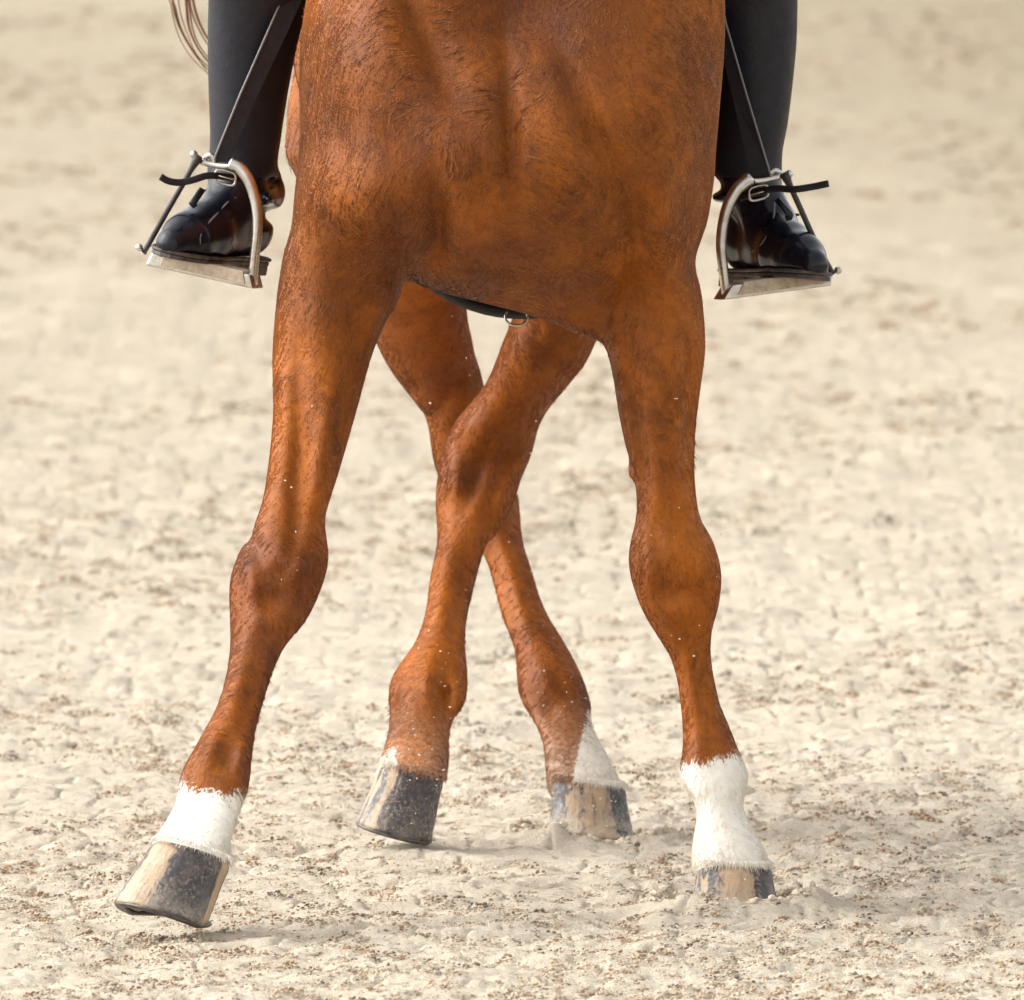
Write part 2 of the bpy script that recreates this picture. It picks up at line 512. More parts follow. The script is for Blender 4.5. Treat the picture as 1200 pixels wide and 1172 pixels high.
def sand_height(x, y, cell):
    """metres; cell = local grid size, finer lumps fade where the sheet is coarse"""
    def oct(w, amp, seed, ridge=False, pw=1.0):
        n = vnoise2(x / w + 37.2 * seed, y / w + 11.7 * seed, seed)
        n = 1 - np.abs(2 * n - 1) if ridge else n
        return amp * (n ** pw - 0.5) * np.clip((w / cell - 1.5) / 2.0, 0, 1)
    h = oct(0.55, 0.018, 1) + oct(0.21, 0.014, 2) + oct(0.095, 0.012, 3, pw=1.3) + oct(0.047, 0.0085, 4, pw=1.4)
    h += oct(0.024, 0.0030, 5, pw=1.5) + oct(0.0125, 0.0022, 6)
    def clump(w, amp, seed):
        n = vnoise2(x / w + 5.1 * seed, y / w + 2.3 * seed, seed)
        return amp * (np.sqrt(np.abs(2 * n - 1)) - 0.6) * np.clip((w / cell - 1.5) / 2.0, 0, 1)
    patchy = 0.35 + 0.9 * vnoise2(x / 0.5 + 3, y / 0.6 + 8, 14)
    h += patchy * (clump(0.070, 0.0035, 11) + clump(0.036, 0.0036, 12) + clump(0.020, 0.0036, 13) + clump(0.0125, 0.0028, 15))
    lump = oct(0.06, 0.016, 8, True, 5)
    h -= np.maximum(lump, 0) * 0.9
    return h

def build_ground():
    def axis(fine_lo, fine_hi, step, g, lim_lo, lim_hi):
        c = list(np.arange(fine_lo, fine_hi + step / 2, step))
        a, st = c[-1], step
        while a < lim_hi:
            st *= g; a += st; c.append(a)
        lo, a, st = [], c[0], step
        while a > lim_lo:
            st *= 1.03 if a > -9 else 1.25; a -= st; lo.append(a)
        return np.array(lo[::-1] + c)
    xs_r = axis(-0.86, 0.86, 0.0046, 1.02, -0.9, 4)
    st, a, tl = .07, 4.0, []
    while a < 900:
        st *= 1.35; a += st; tl.append(a)
    xs_r = np.concatenate([xs_r, tl])
    xs = np.concatenate([-xs_r[xs_r > 0.86][::-1], np.arange(-0.86, 0.861, 0.0046), xs_r[xs_r > 0.861]])
    ys = axis(-1.75, 2.0, 0.0062, 1.0030, -60, 34)
    st, a, tail = ys[-1] - ys[-2], ys[-1], []
    while a < 1500:
        st *= 1.2; a += st; tail.append(a)
    ys = np.concatenate([ys, tail])
    X, Y = np.meshgrid(xs, ys, indexing='ij')
    cx = np.gradient(xs)[:, None]; cy = np.gradient(ys)[None, :]
    Z = sand_height(X, Y, np.maximum(cx, cy * 0.6) * np.ones_like(X))
    for hx, hy, r, d in HOOF_PITS:
        q = np.sqrt((X - hx) ** 2 + (Y - hy) ** 2) / r
        Z += -d * np.exp(-(q / 0.85) ** 4) + 0.55 * d * np.exp(-((q - 1.35) / 0.28) ** 2) * (0.5 + vnoise2(X / 0.03, Y / 0.03, 21))
    for hx, hy, r, d in MOUNDS:
        Z += d * np.exp(-((X - hx) / r) ** 2 - ((Y - hy) / (r * .8)) ** 2) * (0.6 + 0.8 * vnoise2(X / 0.022, Y / 0.022, 23))
    nx, ny = X.shape
    V = np.stack([X, Y, Z], -1).reshape(-1, 3)
    i = (np.arange(nx - 1)[:, None] * ny + np.arange(ny - 1)[None, :]).ravel()
    F = np.stack([i, i + ny, i + ny + 1, i + 1], -1)
    o = mesh_obj('sand_ground', V, F, M_SAND)
    tag(o, kind='structure')
    print('ground', nx, ny, len(F))
    return xs, ys, Z

# ------------------------------------------------------------------ the horse
LF = [(170, 372, 505, .02, .17), (230, 354, 508, .01, .165), (265, 346, 503, .02, .15), (300, 333, 490, .03, .135), (340, 326, 470, .03, .12), (380, 322, 450, .02, .105),
      (410, 320, 437, .01, .095), (440, 320, 428, -.01, .085), (480, 321, 417, -.03, .078), (520, 318, 406, -.05, .07), (560, 313, 394, -.07, .063),
      (585, 309, 385, -.085, .058), (605, 303, 379, -.09, .057), (620, 296, 380, -.10, .057), (640, 284, 384, -.11, .06), (655, 278, 385, -.12, .062),
      (672, 271, 382, -.125, .063), (690, 269, 376, -.13, .062), (710, 269, 368, -.14, .06), (730, 271, 357, -.155, .055), (745, 271, 343, -.17, .05),
      (760, 270, 331, -.185, .047), (780, 268, 322, -.21, .045), (800, 264, 314, -.235, .044), (820, 258, 309, -.26, .044), (840, 250, 303, -.285, .046),
      (860, 240, 298, -.31, .05), (880, 227, 295, -.335, .053), (895, 217, 294, -.35, .053), (910, 211, 293, -.365, .052), (925, 210, 291, -.38, .05),
      (940, 208, 285, -.395, .048), (960, 197, 277, -.42, .047), (980, 184, 271, -.445, .049), (1000, 176, 268, -.465, .052), (1020, 172, 266, -.48, .05)]
RF = [(200, 690, 826, .03, .17), (260, 690, 824, .05, .16), (300, 694, 811, .08, .14), (320, 695, 815, .08, .13), (340, 697, 821, .08, .12), (380, 703, 825, .08, .105), (410, 712, 826, .07, .095),
      (440, 719, 822, .065, .088), (480, 725, 817, .06, .08), (520, 733, 815, .05, .07), (560, 745, 814, .045, .063), (590, 747, 816, .04, .06),
      (610, 746, 820, .035, .058), (625, 742, 828, .03, .058), (640, 738, 836, .03, .06), (655, 737, 842, .03, .062), (670, 738, 845, .03, .063),
      (690, 743, 845, .03, .061), (710, 751, 842, .035, .056), (730, 761, 837, .04, .05), (750, 774, 834, .045, .045), (770, 787, 834, .05, .042),
      (800, 795, 840, .055, .04), (840, 800, 851, .055, .042), (870, 801, 861, .05, .047), (885, 800, 867, .045, .05), (900, 796, 876, .04, .054),
      (918, 797, 877, .03, .054), (934, 811, 871, .02, .047), (948, 818, 869, .015, .045), (962, 817, 876, .01, .046), (980, 813, 888, -.005, .048), (1000, 811, 898, -.015, .05),
      (1015, 811, 903, -.02, .052), (1035, 813, 905, -.025, .05)]
LH = [(60, 350, 590, 1.15, .26), (120, 338, 585, 1.13, .25), (180, 334, 575, 1.10, .23), (215, 352, 568, 1.10, .205), (260, 385, 558, 1.11, .17), (310, 405, 549, 1.14, .14),
      (345, 418, 545, 1.17, .12), (380, 432, 548, 1.20, .105), (405, 443, 555, 1.22, .095), (420, 450, 558, 1.235, .09), (440, 462, 564, 1.25, .082),
      (460, 478, 568, 1.27, .077), (480, 494, 573, 1.29, .073), (500, 503, 579, 1.31, .072), (520, 505, 584, 1.32, .072), (540, 508, 591, 1.33, .07),
      (560, 514, 600, 1.33, .068), (580, 525, 607, 1.32, .064), (600, 535, 609, 1.31, .058), (620, 548, 610, 1.29, .05), (640, 562, 613, 1.27, .044),
      (660, 572, 620, 1.25, .041), (680, 578, 626, 1.23, .04), (700, 583, 632, 1.21, .04), (720, 588, 640, 1.19, .041), (740, 596, 653, 1.165, .044),
      (760, 604, 665, 1.145, .048), (775, 606, 673, 1.13, .051), (800, 606, 684, 1.105, .053), (820, 610, 690, 1.09, .052), (835, 619, 692, 1.07, .049),
      (850, 630, 692, 1.05, .046), (870, 637, 703, 1.02, .045), (890, 639, 714, 1.0, .047), (910, 640, 724, .98, .05), (930, 643, 731, .965, .052), (945, 645, 735, .96, .05)]
RH = [(40, 640, 835, 1.05, .26), (120, 632, 826, 1.02, .25), (250, 622, 790, .98, .19), (320, 611, 735, .96, .145), (365, 603, 708, .975, .12), (385, 597, 703, .98, .112),
      (400, 590, 698, .985, .106), (420, 583, 689, .995, .098), (440, 575, 676, 1.01, .09), (457, 566, 660, 1.025, .084), (480, 548, 641, 1.045, .078),
      (500, 532, 630, 1.06, .075), (520, 524, 626, 1.07, .075), (540, 518, 620, 1.075, .074), (560, 513, 610, 1.07, .071), (580, 511, 604, 1.065, .068),
      (600, 511, 596, 1.055, .062), (620, 513, 584, 1.035, .055), (640, 513, 569, 1.015, .048), (660, 508, 562, 1.0, .044), (680, 504, 557, .98, .042),
      (700, 502, 552, .96, .041), (720, 499, 547, .94, .041), (740, 493, 545, .915, .043), (755, 487, 544, .895, .046), (775, 471, 546, .875, .05),
      (795, 458, 548, .855, .053), (815, 455, 547, .835, .053), (830, 456, 543, .815, .05), (843, 457, 530, .80, .047), (855, 456, 526, .785, .046),
      (870, 453, 526, .765, .046), (890, 447, 526, .74, .048), (908, 440, 524, .72, .05), (922, 437, 522, .71, .048)]
CHEST = [(-170, 440, 790, .10, .26), (-120, 405, 815, .09, .30), (-40, 374, 842, .08, .325), (0, 366, 848, .08, .335), (60, 359, 845, .08, .345), (120, 357, 839, .08, .35), (200, 358, 834, .08, .34),
         (240, 360, 828, .09, .325), (270, 372, 818, .10, .30), (298, 400, 806, .11, .265), (314, 425, 800, .12, .24), (330, 470, 788, .13, .20), (344, 535, 770, .14, .17), (354, 590, 745, .15, .14), (364, 632, 732, .14, .12), (378, 662, 726, .13, .11), (392, 685, 724, .12, .09)]

def shoulder_blade(f): pass

def build_horse():
    f = Field((-0.50, -1.00, -0.03), (0.50, 1.72, 2.16), 0.0062)
    # trunk, along the length of the horse: (Y, x, z, half width, half height)
    f.loft([(-0.12, .0, 1.24, .20, .26), (0.02, .0, 1.225, .24, .34), (0.15, .02, 1.215, .258, .385), (0.28, .016, 1.19, .255, .388), (0.45, .01, 1.18, .285, .375),
            (0.65, -.01, 1.19, .30, .355), (0.85, -.02, 1.205, .30, .335), (1.05, -.02, 1.225, .29, .33), (1.25, -.02, 1.25, .27, .32), (1.42, -.02, 1.27, .21, .26), (1.52, -.02, 1.28, .13, .17)],
           axis=1, k=0.05, n=2.15, sm=0.05)
    f.loft(rows_px(CHEST), k=0.045, n=2.7, sm=0.02)
    for rows, top in ((LF, .10), (RF, .10), (LH, .09), (RH, .09)):
        f.loft(rows_px(rows), k=0.035, n=2.35, sm=0.008)
    # withers, croup, neck, head
    f.ell((0, .25, 1.52), (.09, .32, .12), k=.12)
    f.caps([(0, .16, 1.40), (0, -.14, 1.64), (0, -.36, 1.86), (0, -.47, 1.97)], [.235, .165, .125, .10], k=.10)
    f.caps([(0, -.52, 1.95), (0, -.70, 1.62), (0, -.76, 1.46)], [.105, .08, .058], k=.05)
    f.ell((0, -.50, 1.82), (.07, .10, .13), k=.05)
    for sx in (-1, 1):
        f.caps([(sx * .05, -.47, 2.03), (sx * .062, -.49, 2.12)], [.028, .007], k=.02)
        f.ell((sx * .17, 1.35, 1.24), (.13, .20, .27), k=.08)
    # muscles, hollows and folds of the forehand
    R = f.relief
    R(430, 80, -.2, .085, .13, .012, 8, ymax=.25)      # shoulder
    R(425, 235, -.15, .075, .075, .014, ymax=.2)       # arm muscle
    R(402, 175, -.15, .02, .09, -.004, 4, ymax=.2)
    R(545, 190, -.25, .065, .085, .016, ymax=.2)       # breast muscles
    R(655, 195, -.25, .07, .10, .014, -12, ymax=.2)
    R(600, 330, -.2, .10, .04, .006, ymax=.2)
    R(598, 150, -.25, .012, .12, -.007, 4, ymax=.2)    # furrow between them
    R(600, 10, -.25, .085, .075, -.020, ymax=.2)       # hollow above the breast
    R(500, 45, -.25, .025, .10, -.011, 24, ymax=.2)
    R(515, 265, -.2, .016, .06, -.020, 3, ymax=.25)    # fold by the armpit
    R(492, 318, -.15, .014, .045, -.012, -25, ymax=.25)
    R(700, 165, -.2, .018, .11, -.010, 22, ymax=.2)    # furrow of the other shoulder
    R(775, 110, -.15, .06, .13, .012, -4, ymax=.25)
    R(778, 245, -.15, .022, .07, .010, -3, ymax=.25)
    R(745, 270, -.15, .014, .07, -.008, 6, ymax=.25)
    R(735, 330, -.05, .018, .05, -.010, 20, ymax=.25)
    R(440, 320, -.08, .018, .05, .006, 35, ymax=.2)
    R(462, 300, -.08, .012, .04, -.006, 35, ymax=.2)
    R(380, 400, -.05, .03, .08, .006, 6, ymax=.2)      # forearm muscles
    R(410, 430, -.05, .010, .08, -.005, -14, ymax=.2)
    R(352, 470, -.05, .010, .09, -.004, 0, ymax=.2)
    R(378, 540, -.1, .012, .07, .004, -8, ymax=.1)
    R(348, 560, -.1, .010, .06, -.005, -4, ymax=.1)
    R(775, 430, 0, .03, .09, .006, 0, ymax=.2)
    R(742, 450, 0, .007, .10, -.005, 8, ymax=.2)
    R(805, 500, 0, .006, .10, -.005, -2, ymax=.2)
    R(770, 580, 0, .008, .06, .004, 2, ymax=.2)
    R(790, 600, 0, .007, .05, -.004, 0, ymax=.2)
    # knees, tendons, fetlocks
    R(330, 650, -.15, .022, .03, .007, 20, ymax=.0)
    R(318, 700, -.15, .030, .012, -.003, 12, ymax=.0)
    R(310, 725, -.15, .030, .014, .004, 10, ymax=.0)
    R(300, 640, -.12, .010, .03, -.003, 30, ymax=.0)
    R(792, 650, 0, .024, .03, .007, ymax=.12)
    R(795, 693, 0, .032, .010, -.003, -4, ymax=.12)
    R(797, 715, 0, .028, .014, .004, -6, ymax=.12)
    R(292, 820, -.25, .004, .07, -.004, -17, ymax=-.05)
    R(825, 800, 0, .004, .07, -.004, 6, ymax=.12)
    R(270, 885, -.35, .008, .02, -.005, -20, ymax=-.1)
    R(522, 812, .85, .007, .022, -.009, 5, ymin=.5, ymax=1.0)    # hollow beside the fetlock
    R(470, 822, .85, .006, .02, -.006, -10, ymin=.5, ymax=1.0)
    R(640, 790, 1.1, .012, .03, .004, 20, ymin=.9, ymax=1.2)
    R(565, 510, 1.0, .03, .03, .006, 20, ymin=.8, ymax=1.15)
    R(560, 590, 1.0, .012, .04, .004, -20, ymin=.8, ymax=1.15)
    R(590, 545, 1.0, .010, .03, -.004, -20, ymin=.8, ymax=1.15)
    R(645, 420, .9, .012, .08, -.005, 32, ymin=.7, ymax=1.0)
    R(520, 470, 1.2, .010, .06, -.004, -30, ymin=1.0, ymax=1.3)
    R(298, 690, -.13, .007, .035, .005, 6, ymax=.0)
    R(352, 662, -.13, .009, .022, .005, -10, ymax=.0)
    R(327, 668, -.13, .010, .014, -.0035, 0, ymax=.0)
    R(346, 618, -.10, .006, .030, -.004, -6, ymax=.0)
    R(277, 800, -.24, .005, .07, .0035, -16, ymax=-.05)
    R(248, 870, -.33, .010, .022, .004, -20, ymax=-.1)
    R(280, 880, -.33, .008, .016, .004, -10, ymax=-.1)
    R(258, 880, -.33, .005, .03, -.0035, -18, ymax=-.1)
    R(762, 662, 0, .009, .032, .005, 4, ymax=.12)
    R(824, 660, 0, .009, .030, .005, -4, ymax=.12)
    R(793, 660, 0, .010, .014, -.0035, 0, ymax=.12)
    R(812, 800, 0, .006, .08, .003, 5, ymax=.12)
    R(842, 800, 0, .004, .08, -.0035, 5, ymax=.12)
    R(770, 620, 0, .005, .03, -.004, 4, ymax=.12)
    R(820, 875, 0, .006, .02, .003, 0, ymax=.12)
    R(535, 560, 1.0, .012, .035, .006, 10, ymin=.8, ymax=1.15)
    R(588, 585, 1.0, .010, .030, .005, -16, ymin=.8, ymax=1.15)
    R(562, 548, 1.0, .008, .04, -.004, -20, ymin=.8, ymax=1.15)
    R(518, 690, .93, .005, .09, .003, -9, ymin=.7, ymax=1.05)
    R(538, 700, .93, .004, .09, -.004, -9, ymin=.7, ymax=1.05)
    R(605, 690, 1.2, .005, .08, .003, 18, ymin=1.0, ymax=1.3)
    R(592, 690, 1.2, .004, .08, -.0035, 18, ymin=1.0, ymax=1.3)
    R(500, 790, .83, .009, .03, .004, 0, ymin=.6, ymax=1.0)
    R(668, 800, 1.08, .009, .025, .004, 30, ymin=.9, ymax=1.2)
    R(645, 830, 1.07, .010, .012, -.004, 0, ymin=.9, ymax=1.2)
    # horny growths inside the forearm, ergots, veins under the skin
    f.ell(at(742, 552, .05), (.008, .014, .013), k=.008)
    f.ell(at(690, 829, 1.09), (.007, .007, .007), k=.006)
    def vein(pts, Y, r):
        q = [at(x, y, Y) for x, y in pts]
        out = []
        for p in spline(q, 4):
            o = cam.location; d = (p - o).normalized()
            sl = None
            for s_ in np.arange(-0.25, 0.25, 0.004):
                w = p + d * s_
                ii = [int(round((w[j] - f.lo[j]) / f.h)) for j in range(3)]
                if all(0 <= ii[j] < f.n[j] for j in range(3)) and f.F[tuple(ii)] < 0.001:
                    sl = w; break
            if sl is not None: out.append(sl)
        if len(out) > 1: f.caps(out, r, k=.012)
    vein([(728, 420), (733, 470), (742, 520), (748, 560)], .0, .0035)
    vein([(810, 440), (806, 500), (808, 560)], .0, .003)
    vein([(440, 300), (450, 325), (478, 345)], -.05, .004)
    vein([(398, 420), (388, 470), (372, 540)], -.08, .003)
    vein([(628, 735), (640, 758), (655, 780)], 1.12, .0028)
    vein([(640, 390), (622, 430), (612, 470)], .92, .0032)
    V, Q = f.mesh(smooth=1)
    o = mesh_obj('horse', V, Q, M_COAT)
    tag(o, 'chestnut horse with white socks stepping sideways, forelegs wide and hind legs crossed', 'horse')
    # coat markings
    t = V[:, 1] + D
    dx, dz = V[:, 0], V[:, 2] - CAM_H
    dep = t * _cp + dz * _sp
    PX = 600 + P * dx / dep
    PY = 586 - P * (dz * _cp - t * _sp) / dep
    Yv = V[:, 1]
    low = V[:, 2] < 0.33
    w = np.zeros(len(V))
    jag = (vnoise2(PX / 2.6, PY / 40.0, 5) - 0.5) * 9 + (vnoise2(PX / 14.0, PY / 40.0, 6) - 0.5) * 8
    m = low & (Yv < -.15)
    w[m] = (0.5 + (PY - (920 + (PX - 212) * 0.19) + jag) / 24)[m]
    m = low & (V[:, 0] > .15) & (Yv > -.15) & (Yv < .4)
    w[m] = (0.5 + (PY - (898 - (PX - 800) * 0.22) + jag) / 24)[m]
    m = low & (V[:, 0] < -.02) & (Yv > .45)
    w[m] = (np.maximum(0.5 + (PY - 906 + jag) / 16, np.minimum(0.5 + (PY - 880 + jag) / 12, 0.5 + (464 - PX + jag) / 10)) * .58)[m]
    m = low & (V[:, 0] > -.02) & (Yv > .6)
    w[m] = np.minimum(0.5 + (PX - np.interp(PY, [835, 870, 900, 925], [690, 681, 673, 668]) + jag * .6) / 8, 0.5 + (PY - 832) / 8)[m]
    a = o.data.attributes.new('white', 'FLOAT', 'POINT')
    a.data.foreach_set('value', np.clip(w, 0, 1).astype(np.float32))
    du = np.clip((0.13 - V[:, 2]) / 0.12, 0, 1) * 0.5
    du += np.where(Yv > .5, np.clip((0.20 - V[:, 2]) / 0.10, 0, 1) * 0.55, 0)
    a = o.data.attributes.new('dust', 'FLOAT', 'POINT')
    a.data.foreach_set('value', np.clip(du, 0, 0.8).astype(np.float32))
    # mottling of the chestnut hair itself: paler and sootier dapples scattered over the whole animal
    def dapple(w, seed):
        n = .62 * vnoise2(V[:, 0] / w + 9 + Yv * 2.1, V[:, 2] / (w * 1.3) + Yv * 3.3, seed) + .38 * vnoise2(V[:, 0] / (w * .4) + Yv * 6, V[:, 2] / (w * .45) + 5, seed + 1)
        return n
    go = np.clip((dapple(.20, 63) - .40) / .30, 0, 1) * .85
    so = np.clip((dapple(.24, 71) - .46) / .30, 0, 1) * .38
    for nm, val in (('golden', go), ('sooty', so)):
        a = o.data.attributes.new(nm, 'FLOAT', 'POINT')
        a.data.foreach_set('value', val.astype(np.float32))
    print('horse verts', len(V))
    return o, f

def build_hoof(horse, C, yaw, pitch, roll, hz, wid, seed, dark, label, lowdust=1.0, shoe=True):
    """a hoof: coronet ring at C, toe along -y before turning; dark(theta) says where the horn is dark"""
    n, m = 48, 14
    V, A, Dk, Lo = [], [], [], []
    for j in range(m + 1):
        t = j / m
        a = wid * (0.83 + 0.17 * t)                      # half width
        bf = wid * (0.86 + 0.30 * t)                     # to the toe
        bb = wid * (0.80 + 0.12 * t)                     # to the heels
        z = -hz * t
        if j == 0: a *= .90; bf *= .90; bb *= .90; z = .001
        if j == 1: a *= .985; bf *= .985; bb *= .985
        for i in range(n):
            th = 2 * math.pi * i / n
            s, c = math.sin(th), math.cos(th)
            y = -bf * c if c > 0 else -bb * c * (1 - 0.22 * math.exp(-(s / 0.3) ** 2))
            zz = z * (1 - 0.18 * max(0, -c))
            yy = y - 0.020 * t - 0.010 * max(0, -c) * t
            g = 1 + 0.007 * math.sin(j * 2.6 + math.sin(th + seed)) * (0.3 + t) + 0.004 * math.sin(9 * th + seed) + 0.012 * math.sin(3 * th + seed * 2) * t + 0.02 * math.exp(-((t - .1) / .08) ** 2) - .012 * math.exp(-((t - .35) / .2) ** 2)
            V.append((a * s * g, yy * g, zz)); A.append(abs(th / math.pi - 1) if False else th / math.pi * 2)
            Dk.append(dark(th if th < math.pi else th - 2 * math.pi)); Lo.append(lowdust * max(0, (t - 0.45) / 0.55))
    F = [(j * n + i, j * n + (i + 1) % n, (j + 1) * n + (i + 1) % n, (j + 1) * n + i) for j in range(m) for i in range(n)]
    b = len(V)
    for i in range(n):                                    # inner rim of the sole
        x, y, z = V[m * n + i]
        V.append((x * .72, (y + .02) * .72 - .02, z + .002)); A.append(0); Dk.append(.5); Lo.append(1)
    for i in range(n):
        F.append((m * n + i, m * n + (i + 1) % n, b + (i + 1) % n, b + i))
    F.append(tuple(b + i for i in range(n)))
    F.append(tuple(reversed(range(n))))
    mat = hoof_material(seed, 0)
    o = mesh_obj('hoof', V, F, mat, horse)
    bm = bmesh.new(); bm.from_mesh(o.data); bmesh.ops.recalc_face_normals(bm, faces=bm.faces); bm.to_mesh(o.data); bm.free()
    for nm, vals in (('around', A), ('dark', Dk), ('low', Lo)):
        at_ = o.data.attributes.new(nm, 'FLOAT', 'POINT'); at_.data.foreach_set('value', np.array(vals, np.float32))
    M = Matrix.Translation(C) @ Matrix.Rotation(math.radians(yaw), 4, 'Z') @ Matrix.Rotation(math.radians(roll), 4, 'Y') @ Matrix.Rotation(math.radians(pitch), 4, 'X')
    o.matrix_world = M
    o['label'] = label
    if shoe:
        pts = []
        for i in range(-19, 20):
            th = i * (2.55 / 19)
            s, c = math.sin(th), math.cos(th)
            bf, bb = wid * 1.16, wid * 0.92
            y = (-bf * c if c > 0 else -bb * c) - 0.020
            pts.append((wid * 1.0 * s * .88, y * .90, -hz * (1 - 0.18 * max(0, -c)) - 0.001))
        so = MB().tube(pts, 0.0080, 8, flat=.5, side=(0, 0, 1)).build('horseshoe', M_SHOE, o)
    return o

horse, HF = build_horse()

def grow_coat(count):
    """short hairs lying along the coat, denser on the forehand and the legs"""
    me = horse.data
    nf = len(me.polygons)
    idx = np.empty(len(me.loops), np.int32); me.loops.foreach_get('vertex_index', idx)
    Q = idx.reshape(-1, 4)
    co = np.empty(len(me.vertices) * 3, np.float32); me.vertices.foreach_get('co', co); co = co.reshape(-1, 3)
    no = np.empty(len(me.vertices) * 3, np.float32); me.vertices.foreach_get('normal', no); no = no.reshape(-1, 3)
    wv = np.empty(len(co), np.float32); me.attributes['white'].data.foreach_get('value', wv)
    dv = np.empty(len(co), np.float32); me.attributes['dust'].data.foreach_get('value', dv)
    sv_ = np.empty(len(co), np.float32); me.attributes['sooty'].data.foreach_get('value', sv_)
    gv_ = np.empty(len(co), np.float32); me.attributes['golden'].data.foreach_get('value', gv_)
    c = co[Q].mean(1)
    ar = np.linalg.norm(np.cross(co[Q[:, 2]] - co[Q[:, 0]], co[Q[:, 3]] - co[Q[:, 1]]), axis=1) * .5
    fn = no[Q].mean(1)
    dens = np.where((c[:, 2] < 1.32) & ((c[:, 1] < .35) | (c[:, 2] < .95)), 1.0, .10) * np.where(fn[:, 1] > .55, .25, 1.0)
    cor = np.zeros(nf)
    for q in CORONETS:
        cor = np.maximum(cor, ((np.hypot(c[:, 0] - q.x, c[:, 1] - q.y) < .08) & (c[:, 2] - q.z > -.004) & (c[:, 2] - q.z < .016)) * 1.0)
    dens = dens * (1 + 5 * cor)
    p = ar * dens; p /= p.sum()
    PER = 6
    m = count // PER
    f = rng.choice(nf, m, p=p)
    u, v = rng.random((m, 1)), rng.random((m, 1))
    def bl(A):
        q = A[Q[f]]
        if q.ndim == 2: q = q[..., None]
        return q[:, 0] * (1 - u) * (1 - v) + q[:, 1] * u * (1 - v) + q[:, 2] * u * v + q[:, 3] * (1 - u) * v
    root, nrm = bl(co), bl(no)
    nrm /= np.linalg.norm(nrm, axis=1, keepdims=True) + 1e-9
    x, y, z = root.T
    body = np.clip((z - .55) / .3, 0, 1)
    a1 = (vnoise2(x / .11 + 3, z / .11 + y / .2, 41) - .5) * 3.4 * body
    a2 = (vnoise2(x / .028 + 5, z / .032 + y / .05, 42) - .5) * (.5 + 1.0 * body)
    ang = a1 + a2 + rng.normal(0, .13, m)
    side = np.where(x > 0, 1.0, -1.0)
    flow = np.stack([np.sin(ang) + .25 * side * body, .35 + .3 * np.cos(ang * 1.7), -np.cos(ang)], -1)
    flow -= nrm * (flow * nrm).sum(1, keepdims=True)
    flow /= np.linalg.norm(flow, axis=1, keepdims=True) + 1e-9
    wr = bl(wv)[:, 0]
    fr = cor[f]
    lock = np.clip(.5 + rng.normal(0, .17, m) + (vnoise2(x / .016, z / .020 + y / .03, 44) - .5) * .5, 0, 1)
    lock = .5 + (lock - .5) * (.40 + .60 * body)
    lenL = (.0075 + .0095 * body + .004 * np.clip(wr * 1.5, 0, 1)) * rng.uniform(.7, 1.2, m)
    E = lambda A: np.repeat(A, PER, 0)
    bit = np.cross(E(nrm), E(flow))
    n = m * PER
    bd = E(body)[:, None]
    off = E(flow) * rng.normal(0, 1, (n, 1)) * (.003 + .004 * bd) + bit * rng.normal(0, 1, (n, 1)) * .0007
    fl = E(flow) + bit * rng.normal(0, .10, (n, 1))
    root_, nrm_ = E(root) + off, E(nrm)
    L = (E(lenL) * rng.uniform(.7, 1.2, n))[:, None]
    lift = .06 + .08 * rng.random((n, 1)) + E(.10 * rng.random(m) ** 2)[:, None]
    lift = (lift + .03) * (.65 + .35 * bd)
    P3 = np.stack([root_ - nrm_ * .0006, root_ + fl * L * .5 + nrm_ * L * lift * .5, root_ + fl * L + nrm_ * L * (lift * .55)], 1)
    att = {'white': E(np.clip(wr + rng.normal(0, .20, m) * ((wr > .02) & (wr < .98)), 0, 1)), 'dust': E(bl(dv)[:, 0]), 'sooty': E(bl(sv_)[:, 0]), 'golden': E(bl(gv_)[:, 0]), 'lock': E(lock)}
    rad = np.array([[.00040, .00034, .00009]]) * (.75 + .25 * bd)
    # hair hanging over the top of each hoof
    FP, FW, FD, FRr = [], [], [], []
    for M, wid, hz, wfun in FRINGES:
        for k in range(520):
            th = rng.uniform(-math.pi, math.pi)
            s, c_ = math.sin(th), math.cos(th)
            rr = wid * .86
            yy = (-rr * 1.04 * c_ if c_ > 0 else -rr * .96 * c_)
            ln = rng.uniform(.004, .015); ou = rng.uniform(-.001, .0012)
            rs = .90 + .04 * rng.random()
            p0 = M @ Vector((rr * s * rs, yy * rs, .009))
            sw = rng.normal(0, .003)
            p1 = M @ Vector((rr * s * .985 + s * ou * .6 + sw * c_ * .5, yy * .985 - c_ * ou * .6, .009 - ln * .5))
            p2 = M @ Vector((rr * s * 1.03 + s * ou + sw * c_, yy * 1.03 - c_ * ou, .009 - ln))
            FP.append((p0[:], p1[:], p2[:])); FW.append(wfun(th)); FD.append(rng.uniform(.1, .75))
    nf_ = len(FP)
    P3 = np.concatenate([P3, np.array(FP)]).reshape(-1, 3)
    add = {'white': np.array(FW), 'dust': np.array(FD), 'sooty': np.zeros(nf_), 'golden': np.zeros(nf_), 'lock': rng.uniform(.3, .7, nf_)}
    rad = np.concatenate([np.repeat(rad, 1, 0) * np.ones((n, 1)), np.tile([[.00042, .00036, .00010]], (nf_, 1))])
    count = n + nf_
    hc = bpy.data.hair_curves.new('coat_hair')
    hc.add_curves([3] * count)
    hc.attributes['position'].data.foreach_set('vector', P3.astype(np.float32).ravel())
    ra = hc.attributes.get('radius') or hc.attributes.new('radius', 'FLOAT', 'POINT')
    ra.data.foreach_set('value', rad.astype(np.float32).ravel())
    for nm in att:
        a = hc.attributes.new(nm, 'FLOAT', 'POINT')
        a.data.foreach_set('value', np.repeat(np.concatenate([att[nm], add[nm]]), 3).astype(np.float32))
    hc.materials.append(M_HAIR)
    o = bpy.data.objects.new('coat_hair', hc); COL.objects.link(o)
